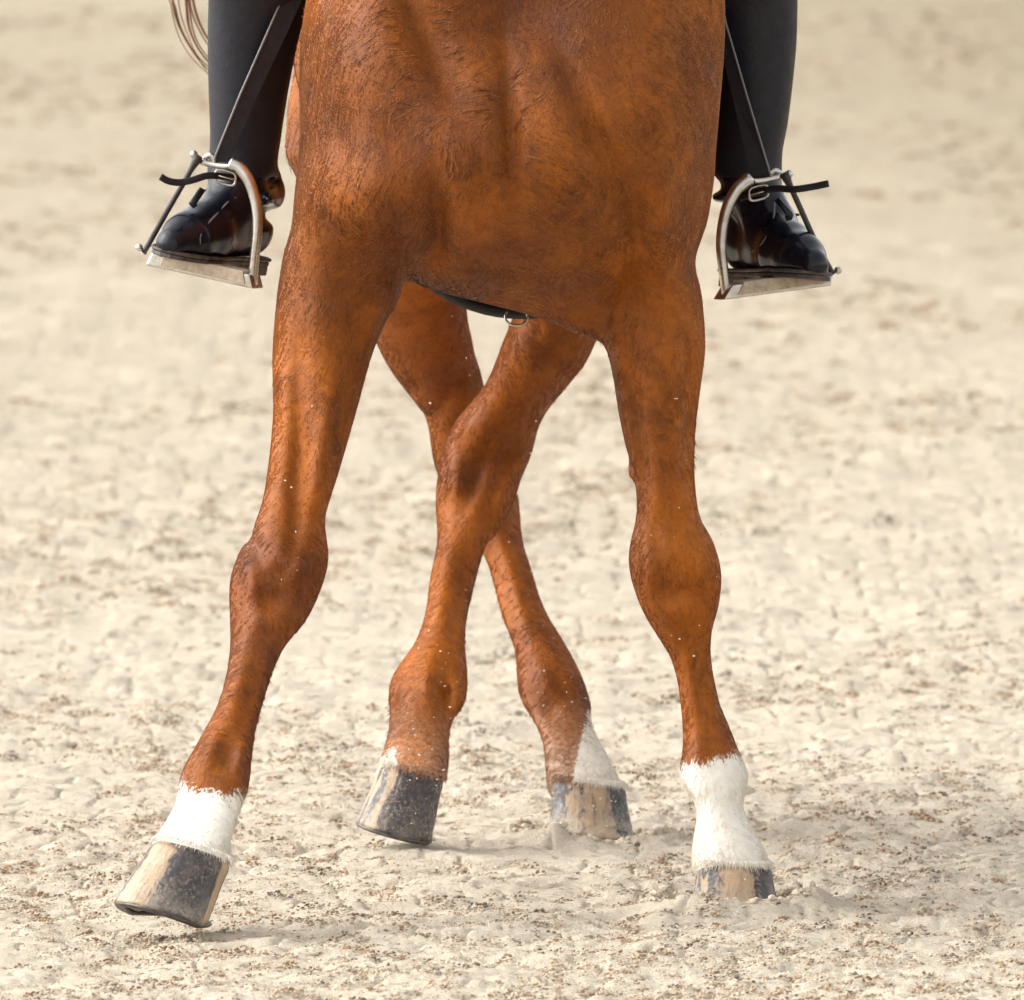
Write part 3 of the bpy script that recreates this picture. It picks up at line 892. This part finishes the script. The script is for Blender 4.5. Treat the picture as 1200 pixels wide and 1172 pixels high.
    o.parent = horse; o['kind'] = 'stuff'
    return o
CORONETS = [at(857, 1014, -.025), at(223, 1001, -.485), at(480, 908, .705), at(688, 920, .955)]

def dark_of(*bands):
    def d(th):
        return max(max(0.0, min(1.0, 0.5 + (th - lo) / .55, 0.5 + (hi - th) / .55)) * g for lo, hi, g in bands) * 0.55 - .08
    return d
def lerp_dark(lo, hi, soft=0.25):
    """dark horn for angles lo..hi (0 = toe, positive = picture right)"""
    return lambda th: max(0.0, min(1.0, 0.5 + (th - lo) / soft, 0.5 + (hi - th) / soft)) * 0.75
_rf = build_hoof(horse, at(860, 1013, -.025), 12, 0, 3, .066, .062, 1.3, dark_of((-1.9, -.6, .30), (.55, 2.4, 1.0)), 'pale horn hoof set in the sand', .8, shoe=False)
_lf = build_hoof(horse, at(226, 1000, -.485), -40, -20, 5, .098, .066, 2.1, dark_of((.45, 1.55, 1.0), (-.75, -.55, .5)), 'dusty hoof raised and tilted toe up', .4)
_rh = build_hoof(horse, at(484, 903, .705), -12, -3, 15, .090, .055, 4.7, dark_of((-.1, 2.2, .95), (-1.0, -.75, .6)), 'dark hoof lifted just off the sand', .2)
_lh = build_hoof(horse, at(690, 918, .955), 28, 0, 7, .074, .062, 6.4, dark_of((.15, 1.2, .95), (-2.2, -1.1, .8)), 'sand covered hoof turned outwards', 1.0, shoe=False)
FRINGES = [(_rf.matrix_world.copy(), .062, .066, lambda t: 1), (_lf.matrix_world.copy(), .066, .1, lambda t: 1), (_rh.matrix_world.copy(), .056, .09, lambda t: .75 if t < -.3 else .15), (_lh.matrix_world.copy(), .062, .074, lambda t: 1 if t > -.95 else .1)]
grow_coat(640000)
for hx, hy, r, d in ((at(860, 1045, -.03).x, -.04, .085, .022), (at(693, 960, .94).x, .93, .085, .022)):
    HOOF_PITS.append((hx, hy, r, d))

MOUNDS += [(at(655, 985, .84).x, .84, .035, .020), (at(682, 990, .82).x, .82, .03, .010), (at(735, 985, .86).x, .87, .03, .012), (at(835, 1058, -.14).x, -.13, .04, .010), (at(905, 1058, -.12).x, -.09, .035, .012)]
# tail, swinging out to picture left behind the rider's boot
tb = MB()
for k in range(70):
    r_ = random.Random(k)
    x0 = r_.uniform(-.05, .03)
    out = r_.uniform(-1, 1)
    tb.tube(spline([(x0 - .02, 1.50, 1.44), (x0 - .06 + out * .04, 1.66, 1.40), (-.10 + out * .09, 1.74, 1.2), (-.16 + out * .10, 1.74, .95), (-.18 + out * .09, 1.70, .92 + r_.uniform(-.08, .08))], 5),
            [.0035] * 10 + [.003, .0027, .0024, .002, .0018, .0015, .0012, .001, .0008, .0006, .0004], 5)
for pts, r0 in (([(195, -90), (202, 0), (214, 40), (238, 76), (262, 96)], .0016), ([(200, -80), (206, 10), (222, 52), (246, 80), (270, 92)], .0012), ([(214, -90), (218, 0), (224, 40), (244, 72), (268, 84)], .0022),
                ([(216, -70), (221, 0), (229, 44), (250, 74), (272, 88)], .0014), ([(212, -90), (226, 0), (238, 36), (256, 60), (276, 70)], .0022), ([(218, -90), (222, 0), (237, 42), (256, 66), (276, 78)], .0013),
                ([(204, -90), (209, 0), (222, 46), (243, 86), (262, 108)], .0009), ([(190, -80), (200, 4), (212, 48), (236, 80), (258, 92)], .0009)):
    base = Vector((-.04, 1.52, 1.44))
    q = [at(x, y, 1.72) for x, y in pts]
    tb.tube(spline([base, Vector((-.2, 1.66, 1.44))] + q, 6), [r0 * 1.4] * 12 + list(np.linspace(r0 * 1.3, r0 * .35, 25)), 5)
tb.build('tail', M_TAIL, horse)


# ------------------------------------------------------------------ tack on the trunk
def trunk_arc(Y, off, a0, a1, n, cx=None):
    """points round the trunk section at Y, angle 0 = straight down, off = clearance in metres"""
    ys = [-.12, .02, .15, .28, .45, .65, .85, 1.05, 1.25]
    cxs, czs = [0, 0, .02, .016, .01, -.01, -.02, -.02, -.02], [1.24, 1.225, 1.215, 1.19, 1.18, 1.19, 1.205, 1.225, 1.25]
    aa, bb = [.20, .24, .258, .255, .285, .30, .30, .29, .27], [.26, .34, .385, .388, .375, .355, .335, .33, .32]
    x, z, a, b = (float(np.interp(Y, ys, v)) for v in (cxs, czs, aa, bb))
    out = []
    for i in range(n + 1):
        w = math.radians(a0 + (a1 - a0) * i / n)
        s, c = math.sin(w), math.cos(w)
        e = (abs(s) ** 2.15 + abs(c) ** 2.15) ** (-1 / 2.15)
        out.append(Vector((x + (a + off) * s * e, Y, z - (b + off) * c * e)))
    return out

def shell(name, mat, Ys, offs, a0, a1, n, thick, parent=None):
    """strip of hide or cloth lying round the trunk between the first and last Y"""
    V, F = [], []
    rows = [trunk_arc(y, o, a0, a1, n) for y, o in zip(Ys, offs)]
    for r in rows: V += r
    for j in range(len(rows) - 1):
        for i in range(n):
            F.append((j * (n + 1) + i, j * (n + 1) + i + 1, (j + 1) * (n + 1) + i + 1, (j + 1) * (n + 1) + i))
    o = mesh_obj(name, V, F, mat, parent)
    m = o.modifiers.new('solid', 'SOLIDIFY'); m.thickness = thick; m.offset = 0
    return o

girth = tag(shell('girth', M_GIRTH, [.235, .245, .27, .295, .305], [.006, .010, .011, .010, .006], -95, 95, 48, .007),
            'black girth strap under the belly with a small ring', 'girth')
gp = trunk_arc(.25, .014, -6.0, -5.9, 1)[0]
rc_ = at(605, 371, .235)
ring = MB().tube([rc_ + Vector((math.cos(w) * .0155, math.sin(w) * .004, math.sin(w) * .0125)) for w in np.linspace(0, 2 * math.pi, 25)], .0017, 8, caps=False).build('ring', M_STEEL, girth)
pad = tag(shell('saddle_pad', M_PADC, np.linspace(.16, .98, 12), [.012] * 12, 112, 248, 60, .014), 'white cotton saddle pad on the back of the chestnut horse', 'saddle pad')
saddle_f = Field((-.42, .12, 1.1), (.42, 1.0, 1.85), .009)
saddle_f.caps([(0, .30, 1.66), (0, .45, 1.60), (0, .65, 1.585), (0, .85, 1.66)], [.06, .095, .11, .10], k=.06)
sv, sq = saddle_f.mesh()
saddle = tag(mesh_obj('saddle', sv, sq, M_SADDLE), 'black leather dressage saddle on the white saddle pad', 'saddle')
for a0, a1 in ((112, 150), (210, 248)):
    shell('flap', M_SADDLE, np.linspace(.30, .66, 8), [.028] * 8, a0, a1, 20, .008, saddle)

# ------------------------------------------------------------------ the rider
person_f = Field((-.46, .2, .80), (.46, 1.0, 2.12), .009)
for sx in (-1, 1):
    ks_ = .03 if sx < 0 else 0
    person_f.caps([(sx * (.340 + ks_), .49, .98), (sx * (.336 + ks_), .47, 1.16), (sx * .335, .40, 1.38)], [.022, .026, .055], k=.01)
    person_f.caps([(sx * .335, .40, 1.38), (sx * .25, .50, 1.60), (sx * .13, .66, 1.76)], [.064, .082, .10], k=.03)
person_f.ell((0, .70, 1.80), (.175, .13, .13), k=.06)
person_f.ell((0, .68, 1.96), (.145, .105, .14), k=.08)
pv, pq = person_f.mesh()
person = tag(mesh_obj('person', pv, pq, M_BREECH), 'rider in tall black boots with both feet in the stirrups', 'person')

def ray_hit(o, px, py):
    dg = bpy.context.evaluated_depsgraph_get()
    from mathutils.bvhtree import BVHTree
    if 'bvh' not in ray_hit.__dict__: ray_hit.bvh = {}
    if o.name not in ray_hit.bvh: ray_hit.bvh[o.name] = BVHTree.FromObject(o, dg)
    d = (at(px, py, 1.0) - cam.location).normalized()
    h = ray_hit.bvh[o.name].ray_cast(cam.location, d)
    return (h[0], h[1]) if h[0] is not None else (None, None)

def build_boot(side, shaft, heel, toe, ankle, tilt, folds, strap, buckle, seam, label):
    """side -1 = picture left; heel and toe are points on the sole, ankle the joint; shaft rows are traced edges"""
    lo = Vector((min(heel.x, toe.x) - .12, .20, .74)); hi = Vector((max(heel.x, toe.x) + .14, .66, 1.34))
    f = Field(lo, hi, .0042)
    ax = (toe - heel); L = ax.length; ax.normalize()
    lat = Vector((ax.y, -ax.x, 0)).normalized()          # to the wearer's side, then rolled by the tilt
    if lat.x < 0: lat = -lat
    lat = (lat + Vector((0, 0, -tilt))).normalized()
    up = lat.cross(ax)
    if up.z < 0: up = -up
    def lp(t, l, u): return heel + ax * (t * L) + lat * l + up * u
    f.caps([lp(.11, 0, .036), lp(.35, 0, .034), lp(.62, -side * .004, .029), lp(.78, -side * .002, .022), lp(.92, .0, .014)], [.033, .033, .038, .037, .025], k=.016)
    f.caps([lp(.15, 0, .06), lp(.13, 0, .10), ankle], [.034, .036, .043], k=.03)
    f.caps([ankle + Vector((0, -.015, -.005)), lp(.40, 0, .066), lp(.62, 0, .043), lp(.78, 0, .026)], [.040, .034, .027, .02], k=.03)
    f.loft(rows_px(shaft), k=.03, n=2.0, sm=.012)
    for px, py, Y, sx_, sy_, am, an in folds: f.relief(px, py, Y, sx_, sy_, am, an)
    # flat underside
    q = [f.ax[0][:, None, None] - heel.x, f.ax[1][None, :, None] - heel.y, f.ax[2][None, None, :] - heel.z]
    f.F = np.maximum(f.F, -(q[0] * up.x + q[1] * up.y + q[2] * up.z) - 0.000).astype(np.float32)
    V, Q = f.mesh(smooth=2)
    o = mesh_obj('boot', V, Q, M_BOOT, person)
    o.data.materials.append(M_SHAFT)
    zc = np.array([V[q_].mean(0)[2] for q_ in Q]) if len(Q) < 200000 else None
    o.data.polygons.foreach_set('material_index', (zc > ankle.z + .0).astype(np.int32))
    o['label'] = label
    # sole with heel block
    prof = [(0.0, .022), (.04, .031), (.15, .034), (.35, .031), (.50, .035), (.64, .043), (.78, .043), (.88, .036), (.95, .024), (.985, .008)]
    out = [lp(t, w, 0.001) for t, w in prof] + [lp(t, -w, 0.001) for t, w in reversed(prof)]
    s = MB().prism(out, -up * .0065)
    hb = [lp(t, w * .98, -.005) for t, w in prof[:4]] + [lp(t, -w * .98, -.005) for t, w in reversed(prof[:4])]
    s.prism(hb, -up * .014)
    s.build('sole', M_SOLE, o, smooth=False, bevel=.002)
    # welt line, seam, spur strap and buckle
    wl = [lp(t, w * 1.0, .004) for t, w in prof] + [lp(t, -w * 1.0, .004) for t, w in reversed(prof)]
    MB().tube(wl + wl[:1], .0028, 8, caps=False).build('welt', M_SOLE, o)
    pts = []
    for px, py in seam:
        h, nrm = ray_hit(o, px, py)
        if h: pts.append(h + nrm * .0013)
    if len(pts) > 2: MB().tube(spline(pts, 5), .0015, 7).build('seam', M_LIT_EDGE, o)  # pale tube paints the highlight that runs along the seam
    sp = []
    for px, py, Y in strap:
        if Y is None:
            h, nrm = ray_hit(o, px, py)
            if h: sp.append(h + nrm * .003)
        else: sp.append(at(px, py, Y))
    st = MB().tube(spline(sp, 6), .0052, 10, flat=.34, side=(0, -1, .3))
    st.build('spur_strap', M_STRAP, o)
    # the band of the spur goes on round the heel
    hbp = [lp(.42, -.034, .088), lp(.30, -.037, .086), lp(.10, -.034, .084), lp(.01, -.012, .082), lp(.01, .012, .082), lp(.10, .034, .084), lp(.30, .037, .086), lp(.42, .034, .088)]
    MB().tube(spline(hbp, 5), .0055, 8, flat=.4, side=(0, 0, 1)).build('spur_band', M_STRAP, o)
    c, du, dv = buckle
    h, nrm = ray_hit(o, c[0], c[1])
    c0 = at(c[0], c[1], c[2])
    U = (at(c[0] + du[0], c[1] + du[1], c0.y) - at(c[0], c[1], c0.y)); Vv = (at(c[0] + dv[0], c[1] + dv[1], c0.y) - at(c[0], c[1], c0.y))
    fr = [c0 + U * math.copysign(abs(math.cos(w)) ** .6, math.cos(w)) + Vv * math.copysign(abs(math.sin(w)) ** .6, math.sin(w)) for w in np.linspace(0, 2 * math.pi, 33)]
    MB().tube(fr, .0018, 8, caps=False).tube([c0 - U, c0 + U * .9 + Vector((0, -.002, 0))], .0012, 6).build('buckle', M_STEEL, o)
    return o

L_shaft = [(-190, 262, 430, .36, .085), (-60, 246, 385, .42, .08), (0, 244, 362, .46, .072), (50, 243, 349, .475, .068), (100, 244, 339, .485, .064), (150, 246, 331, .49, .058), (175, 246, 328, .495, .054), (195, 247, 322, .50, .05), (212, 250, 318, .505, .046)]
R_shaft = [(-190, 770, 915, .36, .085), (-60, 805, 934, .42, .08), (0, 822, 935, .46, .072), (50, 830, 934, .475, .068), (100, 835, 929, .485, .064), (150, 837, 923, .49, .058), (175, 836, 917, .495, .054), (195, 838, 913, .50, .05), (212, 841, 908, .505, .046)]
boot_l = build_boot(-1, L_shaft, at(297, 303, .56), at(192, 297, .312), at(283, 206, .50), .19,
                    [(318, 232, .5, .010, .012, .008, 0), (315, 252, .5, .012, .010, -.007, 0), (318, 215, .5, .01, .008, -.005, 0)],
                    [(300, 216, .415), (283, 211, .392), (262, 207, .372), (243, 206, .355), (226, 211, .345), (210, 214, .34), (197, 212, .335), (188, 207, .333)],
                    ((264, 208, .366), (12, 3), (-1, 8)), [(277, 231), (268, 236), (256, 249), (244, 262), (236, 274), (235, 286), (237, 299)],
                    'black boot in the stirrup at the left')
boot_r = build_boot(1, R_shaft, at(862, 322, .56), at(958, 323, .312), at(876, 206, .50), .11,
                    [(838, 218, .5, .010, .008, -.006, 0), (838, 232, .5, .010, .010, .006, 0), (840, 250, .5, .012, .010, -.006, 0)],
                    [(868, 232, .415), (880, 228, .395), (893, 224, .378), (911, 221, .36), (930, 222, .345), (952, 219, .34), (971, 215, .335)],
                    ((889, 226, .376), (11, -3), (1, 8)), [(908, 236), (906, 256), (898, 276), (890, 288), (880, 296)],
                    'black boot in the stirrup at the right')
# the loose tab at the front of each ankle
for b_, pp in ((boot_l, [(237, 222, .37), (231, 231, .36), (225, 240, .358), (229, 238, .362)]), (boot_r, [(911, 234, .37), (918, 243, .362), (926, 253, .36), (921, 255, .365)])):
    MB().tube(spline([at(*q) for q in pp], 4), .005, 8, flat=.5).build('ankle_tab', M_BOOT, b_)

def build_stirrup(side, front, arch, bar, loop, knob_top, band, knob_low, strap_l, strap_r, cy, label):
    slope = .32 * side
    xc = (front[0][0] + front[1][0]) / 2
    def pt(px, py, dy=0): return at(px, py, cy + slope * (px - xc) / 835 + dy)
    e = MB().v
    root = bpy.data.objects.new('stirrup', None); COL.objects.link(root)
    root.empty_display_size = .05
    root.location = pt(xc, (front[2][1] + front[3][1]) / 2)
    tag(root, label, 'stirrup', 'stirrups hanging on both sides of the saddle')
    inv = Matrix.Translation(-root.location)
    def fin(o):
        o.parent = root; o.matrix_parent_inverse = inv; return o
    axd = (Vector((slope, 1.0, 0))).normalized() * -1      # towards the toe
    back = Vector((-slope, 1.0, -.04)).normalized() * .046
    q = [pt(*p, -.02) for p in front]
    fin(MB().prism(q, back).build('tread', M_STEEL, None, smooth=False, bevel=.003))
    # rubber pad on the tread, proud of its front
    def lerp(a, b, t): return a + (b - a) * t
    tl, tr, br, bl = q
    p4 = [lerp(tl, tr, .12) + Vector((0, -.002, .003)), lerp(tl, tr, .93) + Vector((0, -.002, .003)), lerp(br, bl, .07) + (lerp(tl, tr, .93) - lerp(br, bl, .07)) * .22 + Vector((0, -.002, 0)), lerp(br, bl, .88) + (lerp(tl, tr, .12) - lerp(br, bl, .88)) * .22 + Vector((0, -.002, 0))]
    pd = fin(MB().prism(p4, back * 1.06).build('tread_pad', M_PAD, None, smooth=False, bevel=.002))
    a = spline([pt(*p) for p in arch], 6)
    n = len(a)
    fin(MB().tube(a, [(.0072 + .0035 * (i / n) ** 3) for i in range(n)], 14, flat=.85).build('arch', M_STEEL, None))
    lb = MB().tube(spline([pt(*p) for p in bar], 5), .0042, 10)
    lb.tube(spline([pt(*p, .006) for p in loop], 6), .0040, 10)
    fin(lb.build('eye', M_STEEL, None))
    fin(MB().tube([pt(*bar[-1]), pt(*knob_top, -.004)], .003, 8).ball(pt(*knob_top, -.004), .0058).build('knob', M_STEEL, None))
    fin(MB().ball(pt(*knob_low, -.004), .0055).build('knob', M_STEEL, None))
    bb = spline([pt(*p, -.006) for p in band], 6)
    r = [.0041] * len(bb); r[0] = r[1] = .0065; r[2] = .005; r[-1] = r[-2] = .0062; r[-3] = r[-4] = .0050
    fin(MB().tube(bb, r, 10).build('rubber_band', M_RUBBER, None))
    # stirrup leather: two thicknesses of strap, folded through the eye
    n = len(strap_l)
    lft = [at(*p) for p in strap_l]; rgt = [at(*p) for p in strap_r]
    lm = MB()
    for dy in (0, .012):
        b0 = len(lm.v)
        for i in range(n):
            off = Vector((0, dy, 0))
            lm.v += [lft[i] + off, rgt[i] + off, rgt[i] + off + Vector((0, .0035, 0)), lft[i] + off + Vector((0, .0035, 0))]
        for i in range(n - 1):
            for k in range(4):
                k2 = (k + 1) % 4
                lm.f.append((b0 + i * 4 + k, b0 + i * 4 + k2, b0 + (i + 1) * 4 + k2, b0 + (i + 1) * 4 + k))
        lm.f.append((b0, b0 + 1, b0 + 2, b0 + 3)); lm.f.append((b0 + (n - 1) * 4 + 3, b0 + (n - 1) * 4 + 2, b0 + (n - 1) * 4 + 1, b0 + (n - 1) * 4))
    lo = fin(lm.build('stirrup_leather', M_STRAP, None, smooth=False))
    ed = lft if side < 0 else rgt
    eo = MB().tube([p + Vector((0, -.001, 0)) for p in ed], .0017, 7).build('lit_edge', M_LIT_EDGE, None)  # strap's cut edge, its catch of light painted by the pale colour
    eo.parent = lo
    return root

build_stirrup(-1, [(177, 296), (293, 322), (297, 339), (170, 311)], [(296, 334), (298, 304), (302, 258), (295, 220), (282, 198), (270, 192)],
              [(275, 195), (262, 195), (248, 193), (236, 190)], [(253, 193), (251, 186), (246, 182), (240, 186), (242, 192)], (227, 181), [(233, 183), (213, 218), (191, 256), (172, 290), (168, 295)], (163, 290),
              [(395, -140, .46), (330, 0, .40), (310, 46, .388), (281, 112, .376), (252, 184, .366), (252, 190, .366)], [(430, -140, .46), (354, 0, .405), (333, 46, .393), (302, 112, .38), (271, 184, .368), (271, 190, .368)], .372,
              'steel safety stirrup at the left holding the boot beside the hanging tail hairs')
build_stirrup(1, [(858, 334), (975, 319), (975, 335), (847, 352)], [(852, 348), (848, 318), (845, 285), (850, 250), (862, 224), (880, 208)],
              [(878, 212), (890, 212), (902, 210), (915, 207)], [(899, 211), (902, 204), (908, 200), (914, 203), (915, 207)], (925, 204), [(919, 203), (936, 240), (955, 282), (973, 316), (976, 321)], (982, 317),
              [(790, -140, .46), (818, -40, .42), (838, 29, .40), (858, 112, .385), (880, 205, .37), (880, 211, .37)], [(822, -140, .46), (836, -40, .415), (851, 29, .395), (875, 112, .38), (903, 205, .366), (903, 211, .366)], .372,
              'steel safety stirrup at the right with its boot over plain open sand')

# ------------------------------------------------------------------ ground and what lies on it
XS, YS, ZG = build_ground()

def ground_z(x, y):
    i = np.clip(np.searchsorted(XS, x) - 1, 0, len(XS) - 2); j = np.clip(np.searchsorted(YS, y) - 1, 0, len(YS) - 2)
    fx = (x - XS[i]) / (XS[i + 1] - XS[i]); fy = (y - YS[j]) / (YS[j + 1] - YS[j])
    return (ZG[i, j] * (1 - fx) + ZG[i + 1, j] * fx) * (1 - fy) + (ZG[i, j + 1] * (1 - fx) + ZG[i + 1, j + 1] * fx) * fy

def bits_mesh(name, x, y, z, size, cols, flat, mat, kind='stuff'):
    ico = bmesh.new(); bmesh.ops.create_icosphere(ico, subdivisions=1, radius=1.0)
    ico.verts.ensure_lookup_table(); ico.faces.ensure_lookup_table()
    v0 = np.array([v.co[:] for v in ico.verts]); f0 = np.array([[v.index for v in f.verts] for f in ico.faces]); ico.free()
    n, k = len(x), len(v0)
    jit = 1 + rng.normal(0, .22, (n, k, 1))
    st = np.stack([rng.uniform(.7, 1.5, n), rng.uniform(.7, 1.3, n), flat], -1)[:, None, :]
    V = v0[None] * jit * st * size[:, None, None]
    an = rng.uniform(0, 6.28, n); c, s = np.cos(an)[:, None], np.sin(an)[:, None]
    V = np.stack([V[..., 0] * c - V[..., 1] * s, V[..., 0] * s + V[..., 1] * c, V[..., 2]], -1)
    V += np.stack([x, y, z], -1)[:, None, :]
    F = (f0[None] + (np.arange(n) * k)[:, None, None]).reshape(-1, 3)
    o = mesh_obj(name, V.reshape(-1, 3), F, mat, smooth=False)
    a = o.data.attributes.new('tint', 'FLOAT_COLOR', 'POINT')
    a.data.foreach_set('color', np.repeat(np.concatenate([cols, np.ones((n, 1))], 1), k, 0).astype(np.float32).ravel())
    tag(o, kind=kind)
    return o

mb_, nt_, b_ = new_mat('sand_bits')
ta = attr(nt_, 'tint')
nt_.links.new(mix(nt_, ramp(nt_, noise(nt_, 400, 3, .6, coords(nt_)), [(.35, 0), (.7, .5)]), ta.outputs['Color'], (.5, .4, .28)), b_.inputs['Base Color'])
b_.inputs['Roughness'].default_value = .95; b_.inputs['Specular IOR Level'].default_value = .15

def scatter(n, y0, y1, xw):
    u = rng.random(n)
    y = y0 + (y1 - y0) * u ** 1.6
    x = rng.uniform(-1, 1, n) * np.where(rng.random(n) < .70, xw + np.maximum(y, 0) * .03, 3.0)
    return x, y
# brown crumbs of fibre and soil lying in little heaps, sandy outside; the dark insides also paint the shade of pits
x, y = scatter(19500, -1.65, 26, .84)
dens = vnoise2(x / .40 + 9, y / .9 + 4, 31)
keep = dens + rng.normal(0, .12, len(x)) > .50
x, y = x[keep], y[keep]
pal = np.array([(.075, .040, .024), (.17, .080, .034), (.27, .15, .070), (.045, .036, .032), (.22, .115, .058)])
bx, by, bz, bs, bc = [], [], [], [], []
sandc = np.array((.57, .49, .38))
for i in range(len(x)):
    big = rng.random() ** 2.2
    k = int(7 + 30 * big)
    rad = (.0042 + .0125 * big) * (1 + max(y[i], 0) * .03)
    core = pal[rng.integers(5)]
    soft = rng.uniform(0, .72)
    dx, dy = rng.normal(0, rad, k) * 1.25, rng.normal(0, rad * 1.4, k)
    q = np.sqrt((dx / rad / 1.25) ** 2 + (dy / rad / 1.4) ** 2)
    t = np.clip(q * .45 + soft - .25 + rng.normal(0, .15, k), 0, .92)[:, None]
    bx.append(x[i] + dx); by.append(y[i] + dy); bz.append(np.maximum(0, rad * .45 * (1.2 - q)))
    bs.append((.0009 + .0013 * rng.random(k)) * (.8 + .7 * big) * (1 + max(y[i], 0) * .03))
    bc.append(core * (1 - t) + sandc * t)
bx, by, bz, bs, bc = map(np.concatenate, (bx, by, bz, bs, bc))
bits_mesh('sand_crumbs', bx, by, ground_z(bx, by) + bz + bs * .05, bs, bc * rng.uniform(.85, 1.15, (len(bx), 1)), rng.uniform(.5, .9, len(bx)), mb_)
print('crumbs', len(bx))

# sand thrown up by the feet, and the loose collar pressed up round the standing ones
fx, fy, fz, fs = [], [], [], []
for px, py, Y, n, sx_, sz_ in ((470, 900, .62, 70, .06, .05), (690, 930, .88, 110, .06, .06), (640, 780, 1.02, 70, .05, .12), (500, 800, .76, 45, .05, .10), (620, 640, 1.1, 18, .04, .10),
                               (800, 640, -.08, 16, .05, .10), (330, 600, -.2, 16, .04, .10), (870, 1020, -.12, 50, .07, .025), (220, 1080, -.5, 26, .09, .03), (580, 420, .85, 10, .10, .08)):
    c = at(px, py, Y)
    for _ in range(n):
        p = c + Vector((rng.normal(0, sx_), rng.normal(0, .035), rng.normal(0, sz_)))
        fx.append(p.x); fy.append(p.y); fz.append(max(p.z, .004)); fs.append(.0007 + .0011 * rng.random() ** 3)
fx, fy, fz, fs = map(np.array, (fx, fy, fz, fs))
bits_mesh('thrown_sand', fx, fy, fz, fs, np.array([(.62, .55, .44)])[np.zeros(len(fx), int)] * rng.uniform(.8, 1.15, (len(fx), 1)), rng.uniform(.7, 1, len(fx)), mb_)
ex, ey = [], []
for hx, hy, r_, d_ in HOOF_PITS:
    n = 420
    a = rng.uniform(0, 2 * math.pi, n); q = r_ * (0.80 + .55 * rng.random(n) ** 1.3)
    ex.append(hx + np.cos(a) * q); ey.append(hy + np.sin(a) * q)
ex, ey = np.concatenate(ex), np.concatenate(ey)
sz = .0018 + .0055 * rng.random(len(ex)) ** 2.5
bits_mesh('sand_clods', ex, ey, ground_z(ex, ey) + sz * .3, sz, np.array([(.57, .49, .38)])[np.zeros(len(ex), int)] * rng.uniform(.75, 1.1, (len(ex), 1)), rng.uniform(.6, 1, len(ex)), mb_)
